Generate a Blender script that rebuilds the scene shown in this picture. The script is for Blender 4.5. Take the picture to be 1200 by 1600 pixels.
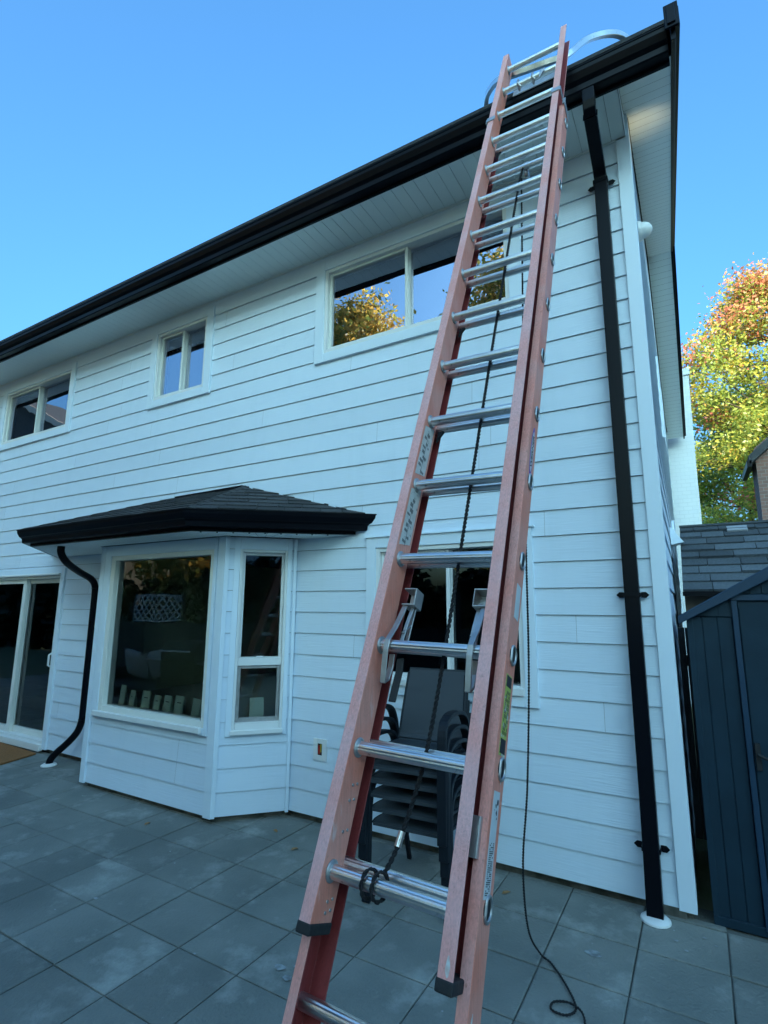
import bpy, bmesh, math, random
from mathutils import Vector, Matrix
random.seed(7)
for o in list(bpy.data.objects): bpy.data.objects.remove(o)
SC = bpy.context.scene; COL = SC.collection
V = Vector
# ------------------------------------------------------------------ camera
cam = bpy.data.objects.new('camera', bpy.data.cameras.new('camera')); COL.objects.link(cam)
R3 = Matrix(((0.8635899556, 0.0844425685, 0.4970732754), (0.5041566072, -0.1567563663, -0.8492664818), (0.0062051574, 0.9840207794, -0.1779455023)))
cam.matrix_world = Matrix.Translation((0, 0, 1.64)) @ R3.to_4x4()
cam.data.sensor_fit = 'VERTICAL'; cam.data.sensor_height = 24.0; cam.data.lens = 12.45
cam.data.clip_start = 0.05; cam.data.clip_end = 2000
SC.camera = cam
SC.render.resolution_x = 768; SC.render.resolution_y = 1024
# ------------------------------------------------------------------ sky, sun, exposure
SUN_DIR = V((0.45, -0.89, 0)).normalized(); SUN_EL = math.radians(13)
w = bpy.data.worlds.new('World'); SC.world = w; w.use_nodes = True
nt = w.node_tree; nt.nodes.clear()
sky = nt.nodes.new('ShaderNodeTexSky'); sky.sky_type = 'NISHITA'; sky.sun_disc = False
sky.sun_elevation = SUN_EL; sky.sun_rotation = math.atan2(SUN_DIR.x, SUN_DIR.y)
sky.altitude = 50; sky.air_density = 1.0; sky.dust_density = 10.0; sky.ozone_density = 3.6
bg = nt.nodes.new('ShaderNodeBackground'); bg.inputs[1].default_value = 0.15
wo = nt.nodes.new('ShaderNodeOutputWorld')
wb = nt.nodes.new('ShaderNodeVectorMath'); wb.operation = 'MULTIPLY'; wb.inputs[1].default_value = (0.56, 1.02, 1.20)   # the photo's cool white balance
nt.links.new(sky.outputs[0], wb.inputs[0]); nt.links.new(wb.outputs[0], bg.inputs[0]); nt.links.new(bg.outputs[0], wo.inputs[0])
sun = bpy.data.objects.new('sun', bpy.data.lights.new('sun', 'SUN')); COL.objects.link(sun)
sun.data.energy = 3.6; sun.data.angle = math.radians(0.5); sun.data.color = (1.0, 0.86, 0.66)
sd = V((SUN_DIR.x*math.cos(SUN_EL), SUN_DIR.y*math.cos(SUN_EL), math.sin(SUN_EL)))
sun.rotation_euler = (-sd).to_track_quat('-Z', 'Y').to_euler(); sun.location = sd*60
SC.view_settings.view_transform = 'Standard'; SC.view_settings.look = 'None'
SC.view_settings.exposure = 2.07; SC.view_settings.gamma = 1; SC.view_settings.use_curve_mapping = False
SC.cycles.max_bounces = 8; SC.cycles.transparent_max_bounces = 12

# ------------------------------------------------------------------ materials
def mat(name, col, rough=0.6, metal=0.0, var=0.0, vscale=3.0, vcol=None, bump=0.0, bscale=60.0, stretch=(1, 1, 1),
        rnd=0.0, spec=0.5, tcol=None, tscale=8.0, tthr=(0.55, 0.7), twostretch=(1, 1, 1), coat=0.0):
    m = bpy.data.materials.new(name); m.use_nodes = True; t = m.node_tree; n = t.nodes; b = n['Principled BSDF']; L = t.links.new
    b.inputs['Roughness'].default_value = rough; b.inputs['Metallic'].default_value = metal
    b.inputs['Specular IOR Level'].default_value = spec; b.inputs['Coat Weight'].default_value = coat
    tc = n.new('ShaderNodeTexCoord'); mp = n.new('ShaderNodeMapping'); mp.inputs['Scale'].default_value = stretch
    L(tc.outputs['Object'], mp.inputs[0])
    rgb = n.new('ShaderNodeRGB'); rgb.outputs[0].default_value = (*col, 1); c = rgb.outputs[0]
    if var > 0:
        nz = n.new('ShaderNodeTexNoise'); nz.inputs['Scale'].default_value = vscale; nz.inputs['Detail'].default_value = 5
        L(mp.outputs[0], nz.inputs[0]); mx = n.new('ShaderNodeMix'); mx.data_type = 'RGBA'
        r = n.new('ShaderNodeMapRange'); r.inputs[1].default_value = .35; r.inputs[2].default_value = .65; r.inputs[4].default_value = var
        L(nz.outputs[0], r.inputs[0]); L(r.outputs[0], mx.inputs[0]); L(c, mx.inputs[6])
        vc = vcol or tuple(x*0.6 for x in col); mx.inputs[7].default_value = (*vc, 1); c = mx.outputs[2]
    if tcol:
        mp2 = n.new('ShaderNodeMapping'); mp2.inputs['Scale'].default_value = twostretch; L(tc.outputs['Object'], mp2.inputs[0])
        nz = n.new('ShaderNodeTexNoise'); nz.inputs['Scale'].default_value = tscale; nz.inputs['Detail'].default_value = 6; nz.inputs['Roughness'].default_value = .65
        L(mp2.outputs[0], nz.inputs[0]); r = n.new('ShaderNodeMapRange'); r.inputs[1].default_value = tthr[0]; r.inputs[2].default_value = tthr[1]
        L(nz.outputs[0], r.inputs[0]); mx = n.new('ShaderNodeMix'); mx.data_type = 'RGBA'; L(r.outputs[0], mx.inputs[0]); L(c, mx.inputs[6])
        mx.inputs[7].default_value = (*tcol, 1); c = mx.outputs[2]
    if rnd > 0:
        a = n.new('ShaderNodeAttribute'); a.attribute_name = 'rnd'; r = n.new('ShaderNodeMapRange')
        r.inputs[3].default_value = 1-rnd; r.inputs[4].default_value = 1+rnd; r.clamp = False; L(a.outputs['Fac'], r.inputs[0])
        mx = n.new('ShaderNodeVectorMath'); mx.operation = 'SCALE'; L(c, mx.inputs[0]); L(r.outputs[0], mx.inputs['Scale']); c = mx.outputs[0]
    L(c, b.inputs['Base Color'])
    if bump > 0:
        nz = n.new('ShaderNodeTexNoise'); nz.inputs['Scale'].default_value = bscale; nz.inputs['Detail'].default_value = 6
        L(mp.outputs[0], nz.inputs[0]); bp = n.new('ShaderNodeBump'); bp.inputs['Strength'].default_value = bump; bp.inputs['Distance'].default_value = 0.01
        L(nz.outputs[0], bp.inputs['Height']); L(bp.outputs[0], b.inputs['Normal'])
    return m
M = {}
M['siding'] = mat('siding_paint', (0.70, 0.80, 0.90), 0.55, var=.5, vscale=1.2, vcol=(0.68, 0.78, 0.88), tcol=(0.66, 0.765, 0.86), tscale=2.2, tthr=(.52, .75), twostretch=(3, 3, .25), bump=.22, bscale=26, stretch=(.22, .22, 3.4), rnd=.03)
M['trim'] = mat('trim_paint', (0.74, 0.84, 0.93), 0.5, var=.4, vscale=2, vcol=(0.72, 0.82, 0.91), bump=.08, bscale=40)
M['soffit'] = mat('soffit_paint', (0.80, 0.85, 0.84), 0.5, bump=.04, bscale=30)
M['vinyl'] = mat('white_vinyl', (0.78, 0.79, 0.78), 0.32)
M['vinyl_cream'] = mat('cream_vinyl', (0.78, 0.79, 0.74), 0.35)
M['black'] = mat('black_metal', (0.003, 0.004, 0.007), 0.32, var=.5, vscale=2, vcol=(0.005, 0.006, 0.010), bump=.03, bscale=8, spec=.13)
M['shingle'] = mat('asphalt_shingle', (0.052, 0.054, 0.058), 0.9, var=.8, vscale=60, vcol=(0.03, 0.032, 0.036), bump=.6, bscale=240, rnd=.35)
M['shingle2'] = mat('grey_shingle', (0.085, 0.10, 0.115), 0.9, var=.8, vscale=50, vcol=(0.06, 0.07, 0.08), bump=.6, bscale=200, rnd=.40)
M['alu'] = mat('aluminium', (0.85, 0.84, 0.83), 0.30, metal=1.0, var=.6, vscale=9, vcol=(0.62, 0.62, 0.63), bump=.1, bscale=120, tcol=(.30, .29, .28), tscale=30, tthr=(.62, .74))
M['alu_dull'] = mat('aluminium_dull', (0.52, 0.52, 0.52), 0.5, metal=1.0, var=.5, vscale=20, vcol=(.36, .36, .37), bump=.15, bscale=60)
M['rubber'] = mat('rubber', (0.016, 0.017, 0.019), 0.7, bump=.2)
M['rope'] = mat('black_rope', (0.010, 0.010, 0.012), 0.8, bump=.5, bscale=300)
M['conc'] = mat('foundation_concrete', (0.16, 0.15, 0.13), 0.9, var=.9, vscale=9, vcol=(0.05, 0.05, 0.04), bump=.6, bscale=40)
M['soil'] = mat('soil', (0.12, 0.12, 0.07), 0.95, var=.8, vscale=3, vcol=(0.08, 0.11, 0.04), bump=.8, bscale=20)
M['shed'] = mat('slate_plastic', (0.010, 0.032, 0.052), 0.55, spec=.3, var=.9, vscale=5, vcol=(0.007, 0.024, 0.040), bump=.1, bscale=90)
M['shedtrim'] = mat('slate_plastic_trim', (0.012, 0.040, 0.078), 0.45, bump=.1, bscale=90)
M['wood_siding'] = mat('brown_siding', (0.10, 0.075, 0.055), .8, var=.6, vscale=4)
M['sun_tinted_trim'] = mat('sun_tinted_trim', (0.88, 0.62, 0.42), .6)  # tan brightened to stand in for sunlight on the far house's rake board
M['brick'] = None
M['white_brick'] = None
M['label_white'] = mat('label_white', (0.62, 0.63, 0.64), 0.45, var=.5, vscale=25, vcol=(.5, .52, .54), tcol=(.30, .26, .25), tscale=40, tthr=(.64, .7))
M['label_grey'] = mat('label_grey', (0.62, 0.60, 0.58), 0.4, var=.8, vscale=40, vcol=(.46, .48, .46), tcol=(.12, .12, .12), tscale=60, tthr=(.6, .66))
M['label_yellow'] = mat('label_yellow', (0.42, 0.46, 0.10), 0.45, tcol=(.55, .55, .55), tscale=45, tthr=(.55, .62))
M['ink'] = mat('label_ink', (0.03, 0.03, 0.035), 0.5)
M['printgrey'] = mat('print_grey', (0.14, 0.15, 0.15), .5)
M['dryleaf'] = mat('dry_leaf', (0.30, 0.16, 0.06), .8)
M['sand'] = mat('joint_sand', (0.15, 0.155, 0.14), .95, var=1.0, vscale=1.6, vcol=(0.025, 0.03, 0.022), bump=.6, bscale=120)
M['scuff'] = mat('dried_white_paint', (0.66, 0.68, 0.66), .8, var=.9, vscale=60, vcol=(.60, .42, .38))
M['blue'] = mat('label_blue', (0.03, 0.03, 0.42), 0.4)
M['greyglass'] = mat('skylight_panel', (0.30, 0.31, 0.33), 0.5, bump=.2, bscale=15)
M['mesh_sling'] = mat('sling_fabric', (0.035, 0.045, 0.055), 0.55, bump=.3, bscale=500)
M['chair'] = mat('chair_metal', (0.006, 0.010, 0.016), 0.55, spec=.3)
M['mat'] = mat('coir_mat', (0.42, 0.17, 0.05), 0.95, var=.8, vscale=60, vcol=(.25, .10, .03), bump=1, bscale=300)
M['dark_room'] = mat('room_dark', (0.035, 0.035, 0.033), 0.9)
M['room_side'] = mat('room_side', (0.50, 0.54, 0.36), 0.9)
M['curtain'] = mat('curtain_cloth', (0.80, 0.82, 0.86), 0.9)
M['card'] = mat('card_paper', (0.80, 0.90, 0.84), 0.7)
M['fencewood'] = mat('dark_fence', (0.035, 0.038, 0.04), 0.8, var=.5, vscale=5)
M['lattice'] = mat('white_lattice', (0.72, 0.72, 0.72), 0.6)
M['bark'] = mat('bark', (0.10, 0.08, 0.06), 0.95, var=.7, vscale=12, bump=.8, bscale=30, stretch=(1, 1, .3))
M['wicker'] = mat('dark_wicker', (0.02, 0.02, 0.022), 0.7, bump=.5, bscale=120)
M['cushion'] = mat('cushion_cloth', (0.6, 0.6, 0.62), 0.9)
M['red'] = mat('red_wire', (0.4, 0.02, 0.01), 0.4); M['yellow'] = mat('yellow_wire', (0.4, 0.3, 0.02), 0.4)
def fibre(m, amt=.13):
    t = m.node_tree; n = t.nodes; L = t.links.new; b = n['Principled BSDF']; src = b.inputs['Base Color'].links[0].from_socket
    tc = n.new('ShaderNodeTexCoord'); mp = n.new('ShaderNodeMapping'); mp.inputs['Rotation'].default_value = (math.radians(22.1), 0, 0); mp.inputs['Scale'].default_value = (1, 1, .035)
    nz = n.new('ShaderNodeTexNoise'); nz.inputs['Scale'].default_value = 260; nz.inputs['Detail'].default_value = 4; L(tc.outputs['Object'], mp.inputs[0]); L(mp.outputs[0], nz.inputs[0])
    n2 = n.new('ShaderNodeTexNoise'); n2.inputs['Scale'].default_value = 70; n2.inputs['Detail'].default_value = 8; n2.inputs['Roughness'].default_value = .7; L(tc.outputs['Object'], n2.inputs[0])
    r = n.new('ShaderNodeMapRange'); r.inputs[1].default_value = .3; r.inputs[2].default_value = .7; r.inputs[3].default_value = 1-amt; r.inputs[4].default_value = 1+amt*.6; L(nz.outputs[0], r.inputs[0])
    r2 = n.new('ShaderNodeMapRange'); r2.inputs[1].default_value = .58; r2.inputs[2].default_value = .72; r2.inputs[3].default_value = 1; r2.inputs[4].default_value = .72; L(n2.outputs[0], r2.inputs[0])
    mm = n.new('ShaderNodeMath'); mm.operation = 'MULTIPLY'; L(r.outputs[0], mm.inputs[0]); L(r2.outputs[0], mm.inputs[1])
    v = n.new('ShaderNodeVectorMath'); v.operation = 'SCALE'; L(src, v.inputs[0]); L(mm.outputs[0], v.inputs['Scale']); L(v.outputs[0], b.inputs['Base Color'])
# fibreglass rails: chalky outside, unfaded inside
M['frp'] = mat('faded_fibreglass', (0.82, 0.30, 0.24), 0.62, var=.9, vscale=7, vcol=(0.80, 0.38, 0.34), bump=.15, bscale=150,
               tcol=(0.50, 0.14, 0.11), tscale=34, tthr=(.64, .74), twostretch=(1, 1, .35))
M['frp_chalk'] = mat('chalky_fibreglass', (0.82, 0.44, 0.43), 0.7, var=.9, vscale=7, vcol=(0.82, 0.35, 0.31), bump=.15, bscale=150,
               tcol=(0.58, 0.24, 0.23), tscale=38, tthr=(.66, .76), twostretch=(1, 1, .35))
M['frp_web'] = mat('orange_fibreglass', (0.76, 0.23, 0.155), 0.55, var=.9, vscale=6, vcol=(0.76, 0.32, 0.25), bump=.1, bscale=150,
                   tcol=(0.80, 0.58, 0.54), tscale=22, tthr=(.62, .76), twostretch=(1, 1, .3))
M['frp_in'] = mat('red_fibreglass', (0.27, 0.036, 0.034), 0.55, var=.6, vscale=7, vcol=(0.19, 0.03, 0.03), bump=.1, bscale=150)
for k_ in ('frp', 'frp_chalk', 'frp_web', 'frp_in'): fibre(M[k_])

def patio_mat():
    m = mat('patio_paver', (0.205, 0.215, 0.195), 0.8, var=.95, vscale=2.3, vcol=(0.145, 0.158, 0.145), bump=.7, bscale=70, rnd=.13,
            tcol=(0.30, 0.31, 0.285), tscale=3.4, tthr=(.53, .70))
    t = m.node_tree; n = t.nodes; L = t.links.new; b = n['Principled BSDF']; src = b.inputs['Base Color'].links[0].from_socket
    tc = n.new('ShaderNodeTexCoord'); v = n.new('ShaderNodeTexVoronoi'); v.inputs['Scale'].default_value = 9; v.inputs['Randomness'].default_value = 1
    L(tc.outputs['Object'], v.inputs[0]); r = n.new('ShaderNodeMapRange'); r.inputs[1].default_value = .055; r.inputs[2].default_value = .03
    r.inputs[3].default_value = 0; r.inputs[4].default_value = 1; L(v.outputs['Distance'], r.inputs[0])
    nz = n.new('ShaderNodeTexNoise'); nz.inputs['Scale'].default_value = 1.3; L(tc.outputs['Object'], nz.inputs[0])
    r2 = n.new('ShaderNodeMapRange'); r2.inputs[1].default_value = .52; r2.inputs[2].default_value = .6; L(nz.outputs[0], r2.inputs[0])
    mm = n.new('ShaderNodeMath'); mm.operation = 'MULTIPLY'; L(r.outputs[0], mm.inputs[0]); L(r2.outputs[0], mm.inputs[1])
    mx = n.new('ShaderNodeMix'); mx.data_type = 'RGBA'; L(mm.outputs[0], mx.inputs[0]); L(src, mx.inputs[6]); mx.inputs[7].default_value = (.42, .45, .46, 1)
    L(mx.outputs[2], b.inputs['Base Color'])
    return m
M['patio'] = patio_mat()
M['stain'] = mat('dried_paint', (0.33, 0.36, 0.37), 0.8, var=.9, vscale=30, vcol=(.14, .15, .155))

def brick_mat(name, c1, c2, mortar, scale, bump=.4):
    m = bpy.data.materials.new(name); m.use_nodes = True; t = m.node_tree; n = t.nodes; b = n['Principled BSDF']; L = t.links.new
    tc = n.new('ShaderNodeTexCoord'); sp = n.new('ShaderNodeSeparateXYZ'); cb = n.new('ShaderNodeCombineXYZ'); ad = n.new('ShaderNodeMath')
    L(tc.outputs['Object'], sp.inputs[0]); L(sp.outputs[0], ad.inputs[0]); L(sp.outputs[1], ad.inputs[1]); L(ad.outputs[0], cb.inputs[0]); L(sp.outputs[2], cb.inputs[1])
    br = n.new('ShaderNodeTexBrick'); br.inputs['Scale'].default_value = scale; br.inputs['Color1'].default_value = (*c1, 1); br.inputs['Color2'].default_value = (*c2, 1)
    br.inputs['Mortar'].default_value = (*mortar, 1); br.inputs['Mortar Size'].default_value = .015; L(cb.outputs[0], br.inputs[0])
    L(br.outputs[0], b.inputs['Base Color']); b.inputs['Roughness'].default_value = .85
    bp = n.new('ShaderNodeBump'); bp.inputs['Strength'].default_value = bump; bp.inputs['Distance'].default_value = .02; bp.invert = True
    L(br.outputs[1], bp.inputs['Height']); L(bp.outputs[0], b.inputs['Normal'])
    return m
M['brick'] = brick_mat('red_brick', (.22, .11, .09), (.15, .085, .075), (.22, .21, .19), 3.2)
M['white_brick'] = brick_mat('painted_brick', (.66, .68, .70), (.64, .665, .69), (.59, .615, .64), 3.2, .5)

def glass_mat(name, ior, tint=(.85, .9, 1.0), trans=(.75, .8, .8)):
    m = bpy.data.materials.new(name); m.use_nodes = True; t = m.node_tree; n = t.nodes; n.clear(); L = t.links.new
    o = n.new('ShaderNodeOutputMaterial'); mx = n.new('ShaderNodeMixShader'); tr = n.new('ShaderNodeBsdfTransparent'); gl = n.new('ShaderNodeBsdfGlossy')
    tr.inputs[0].default_value = (*trans, 1); gl.inputs[0].default_value = (*tint, 1); gl.inputs['Roughness'].default_value = 0.004
    f = n.new('ShaderNodeFresnel'); f.inputs[0].default_value = ior
    tc = n.new('ShaderNodeTexCoord'); nz = n.new('ShaderNodeTexNoise'); nz.inputs['Scale'].default_value = 1.6; L(tc.outputs['Object'], nz.inputs[0])
    bp = n.new('ShaderNodeBump'); bp.inputs['Strength'].default_value = .05; bp.inputs['Distance'].default_value = .05
    L(nz.outputs[0], bp.inputs['Height']); L(bp.outputs[0], gl.inputs['Normal'])
    L(f.outputs[0], mx.inputs[0]); L(tr.outputs[0], mx.inputs[1]); L(gl.outputs[0], mx.inputs[2]); L(mx.outputs[0], o.inputs[0])
    return m
M['glass_up'] = glass_mat('coated_glass', 6.0, (.82, .86, 1.0), (.80, .84, .88))
M['glass'] = glass_mat('window_glass', 1.85, (.9, .97, 1.0), (.86, .93, .90))

def leaf_mat(name):
    m = bpy.data.materials.new(name); m.use_nodes = True; t = m.node_tree; n = t.nodes; n.clear(); L = t.links.new
    o = n.new('ShaderNodeOutputMaterial'); a = n.new('ShaderNodeAttribute'); a.attribute_name = 'lc'
    d = n.new('ShaderNodeBsdfDiffuse'); tl = n.new('ShaderNodeBsdfTranslucent'); gl = n.new('ShaderNodeBsdfGlossy'); gl.inputs['Roughness'].default_value = .45
    m1 = n.new('ShaderNodeMixShader'); m1.inputs[0].default_value = .6; m2 = n.new('ShaderNodeMixShader'); m2.inputs[0].default_value = .04
    L(a.outputs[0], d.inputs[0]); L(a.outputs[0], tl.inputs[0]); L(d.outputs[0], m1.inputs[1]); L(tl.outputs[0], m1.inputs[2])
    L(m1.outputs[0], m2.inputs[1]); L(gl.outputs[0], m2.inputs[2]); L(m2.outputs[0], o.inputs[0])
    return m
M['leaf'] = leaf_mat('leaves')

# ------------------------------------------------------------------ mesh helpers
class MB:
    def __init__(s): s.v = []; s.f = []; s.m = []; s.r = []; s.c = []
    def face(s, pts, mi=0, r=0.5):
        i = len(s.v); s.v += [tuple(p) for p in pts]; s.f.append(tuple(range(i, i+len(pts)))); s.m.append(mi); s.r.append(r)
    def mesh(s, vs, fs, mi=0, r=0.5):
        i = len(s.v); s.v += [tuple(p) for p in vs]
        for f in fs: s.f.append(tuple(i+k for k in f)); s.m.append(mi); s.r.append(r)
    def obox(s, c, ax, ay, az, mi=0, r=0.5):
        c = V(c); ax = V(ax); ay = V(ay); az = V(az)
        if ax.cross(ay).dot(az) < 0: ax = -ax
        P = [c+ax*i+ay*j+az*k for k in (-1, 1) for j in (-1, 1) for i in (-1, 1)]
        s.mesh(P, [(0, 2, 3, 1), (4, 5, 7, 6), (0, 1, 5, 4), (2, 6, 7, 3), (0, 4, 6, 2), (1, 3, 7, 5)], mi, r)
    def box(s, x0, x1, y0, y1, z0, z1, mi=0, r=0.5):
        s.obox(((x0+x1)/2, (y0+y1)/2, (z0+z1)/2), (abs(x1-x0)/2, 0, 0), (0, abs(y1-y0)/2, 0), (0, 0, abs(z1-z0)/2), mi, r)
    def prism(s, prof, ext, mids=None, mi=0, r=0.5, caps=True):
        ext = V(ext); A = [V(p) for p in prof]; n = len(A)
        N = V((0, 0, 0))
        for i in range(n): N += A[i].cross(A[(i+1) % n])
        fl = N.dot(ext) > 0
        B = [p+ext for p in A]; vs = A+B; i0 = len(s.v); s.v += [tuple(p) for p in vs]
        for i in range(n):
            j = (i+1) % n; q = (i, j, n+j, n+i) if fl else (j, i, n+i, n+j)
            s.f.append(tuple(i0+k for k in q)); s.m.append(mids[i] if mids else mi); s.r.append(r)
        if caps:
            a = tuple(range(n)); b = tuple(range(2*n-1, n-1, -1))
            if fl: a = a[::-1]; b = b[::-1]
            for q in (a, b): s.f.append(tuple(i0+k for k in q)); s.m.append(mi); s.r.append(r)
    def tube(s, pts, rad, seg=8, mi=0, caps=True, closed=False, flat=None, up=None):
        pts = [V(p) for p in pts]; n = len(pts); rr = rad if isinstance(rad, (list, tuple)) else [rad]*n
        up = V(up) if up else None; rings = []; prev = None
        for i in range(n):
            t = (pts[min(i+1, n-1)]-pts[max(i-1, 0)])
            if closed: t = pts[(i+1) % n]-pts[i-1]
            t.normalize()
            if prev is None:
                a = up.copy() if up else (V((0, 0, 1)) if abs(t.z) < .9 else V((1, 0, 0)))
            else: a = prev
            a = (a-t*a.dot(t)).normalized(); prev = a; b = t.cross(a)
            if flat:   # rectangle half sizes (along a, along b)
                h, k = flat; rings.append([pts[i]+a*x+b*y for x, y in ((h, k), (-h, k), (-h, -k), (h, -k))])
            else: rings.append([pts[i]+(a*math.cos(2*math.pi*q/seg)+b*math.sin(2*math.pi*q/seg))*rr[i] for q in range(seg)])
        sg = 4 if flat else seg; i0 = len(s.v)
        for r_ in rings: s.v += [tuple(p) for p in r_]
        for i in range(n-1 if not closed else n):
            for q in range(sg):
                q2 = (q+1) % sg; j = (i+1) % n
                s.f.append((i0+i*sg+q, i0+i*sg+q2, i0+j*sg+q2, i0+j*sg+q)); s.m.append(mi); s.r.append(.5)
        if caps and not closed:
            s.f.append(tuple(i0+q for q in range(sg))[::-1]); s.m.append(mi); s.r.append(.5)
            s.f.append(tuple(i0+(n-1)*sg+q for q in range(sg))); s.m.append(mi); s.r.append(.5)
    def disc(s, c, nrm, rad, th, seg=24, mi=0, r2=None):
        c = V(c); nrm = V(nrm).normalized()
        s.tube([c, c+nrm*th*.6, c+nrm*th], [rad, rad, r2 or rad*.9], seg, mi)
    def build(s, name, mats, parent=None, smooth=False, bevel=0, bseg=1, sharp=35):
        me = bpy.data.meshes.new(name); off = V(parent['_o']) if parent is not None and '_o' in parent else V((0, 0, 0))
        me.from_pydata([tuple(V(p)-off) for p in s.v], [], s.f)
        if not isinstance(mats, (list, tuple)): mats = [mats]
        for m in mats: me.materials.append(m)
        me.polygons.foreach_set('material_index', s.m)
        at = me.attributes.new('rnd', 'FLOAT', 'FACE'); at.data.foreach_set('value', s.r)
        if s.c:
            ca = me.attributes.new('lc', 'FLOAT_COLOR', 'FACE'); ca.data.foreach_set('color', [x for c in s.c for x in (*c, 1)])
        me.update()
        o = bpy.data.objects.new(name, me); COL.objects.link(o)
        if parent is not None: o.parent = parent; o['_o'] = tuple(off)
        else: o['_o'] = (0.0, 0.0, 0.0)
        if smooth:
            bm = bmesh.new(); bm.from_mesh(me); bmesh.ops.remove_doubles(bm, verts=bm.verts, dist=1e-5)
            for f in bm.faces: f.smooth = True
            for e in bm.edges:
                if len(e.link_faces) == 2 and e.calc_face_angle(0) > math.radians(sharp): e.smooth = False
            bm.to_mesh(me); bm.free()
        if bevel:
            b = o.modifiers.new('bevel', 'BEVEL'); b.width = bevel; b.segments = bseg; b.limit_method = 'ANGLE'; b.angle_limit = math.radians(40)
        return o
def tag(o, label=None, cat=None, group=None, kind=None):
    if label: o['label'] = label
    if cat: o['category'] = cat
    if group: o['group'] = group
    if kind: o['kind'] = kind
    return o
def thing(name, loc, label, cat, group=None):
    o = bpy.data.objects.new(name, None); COL.objects.link(o); o.location = loc; o['_o'] = tuple(loc); o.empty_display_size = .2
    return tag(o, label, cat, group)
def dup(o, parent=None):
    c = o.copy(); COL.objects.link(c)
    if parent is not None: c.parent = parent
    for ch in [x for x in o.children]: dup(ch, c)
    return c
class Fr:   # wall frame: origin, along, outward
    def __init__(s, o, S, out): s.o = V(o); s.S = V(S).normalized(); s.d = V(out).normalized()
    def p(s, a, z, d=0): q = s.o+s.S*a+s.d*d; return V((q.x, q.y, z))
    def bx(s, mb, a0, a1, z0, z1, d0, d1, mi=0, r=.5):
        c = s.p((a0+a1)/2, (z0+z1)/2, (d0+d1)/2)
        mb.obox(c, s.S*((a1-a0)/2), s.d*((d1-d0)/2), V((0, 0, (z1-z0)/2)), mi, r)
H = 0.1782
def siding(fr, a0, a1, z0, z1, opens, name, parent, joint=3.4):
    mb = MB(); k = 0
    while z0+k*H < z1-.01:
        zb = z0+k*H; zt = min(zb+H-.003, z1); cuts = sorted({zb, zt}|{z for o in opens for z in (o[2], o[3]) if zb < z < zt})
        js = []; x = a0+random.uniform(.5, joint)
        while x < a1: js.append(x); x += joint+random.uniform(-.4, .4)
        ends = [a0]+js+[a1]
        for i in range(len(ends)-1):
            rr = random.random()
            for ca, cb in zip(cuts[:-1], cuts[1:]):
                zm = (ca+cb)/2; iv = [(ends[i]+(.0007 if i else 0), ends[i+1]-(.0007 if i < len(ends)-2 else 0))]
                for o in opens:
                    if o[2] <= zm <= o[3]:
                        nv = []
                        for p, q in iv:
                            if o[1] <= p or o[0] >= q: nv.append((p, q)); continue
                            if o[0] > p: nv.append((p, o[0]))
                            if o[1] < q: nv.append((o[1], q))
                        iv = nv
                dep = lambda z: .012*(1-(z-zb)/H)-.001
                for p, q in iv:
                    if q-p < .002: continue
                    mb.face([fr.p(p, ca, dep(ca)), fr.p(q, ca, dep(ca)), fr.p(q, cb, dep(cb)), fr.p(p, cb, dep(cb))], 0, rr)
                    if ca == zb: mb.face([fr.p(p, ca, -.004), fr.p(q, ca, -.004), fr.p(q, ca, dep(ca)), fr.p(p, ca, dep(ca))], 0, rr)
        k += 1
    # backing with the same openings
    zs = sorted({z0, z1}|{z for o in opens for z in (o[2], o[3]) if z0 < z < z1})
    for ca, cb in zip(zs[:-1], zs[1:]):
        zm = (ca+cb)/2; iv = [(a0, a1)]
        for o in opens:
            if o[2] <= zm <= o[3]:
                nv = []
                for p, q in iv:
                    if o[1] <= p or o[0] >= q: nv.append((p, q)); continue
                    if o[0] > p: nv.append((p, o[0]))
                    if o[1] < q: nv.append((o[1], q))
                iv = nv
        for p, q in iv: mb.face([fr.p(p, ca, -.008), fr.p(q, ca, -.008), fr.p(q, cb, -.008), fr.p(p, cb, -.008)], 1, .5)
    o = mb.build(name, [M['siding'], M['conc']], parent)
    return o

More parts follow.
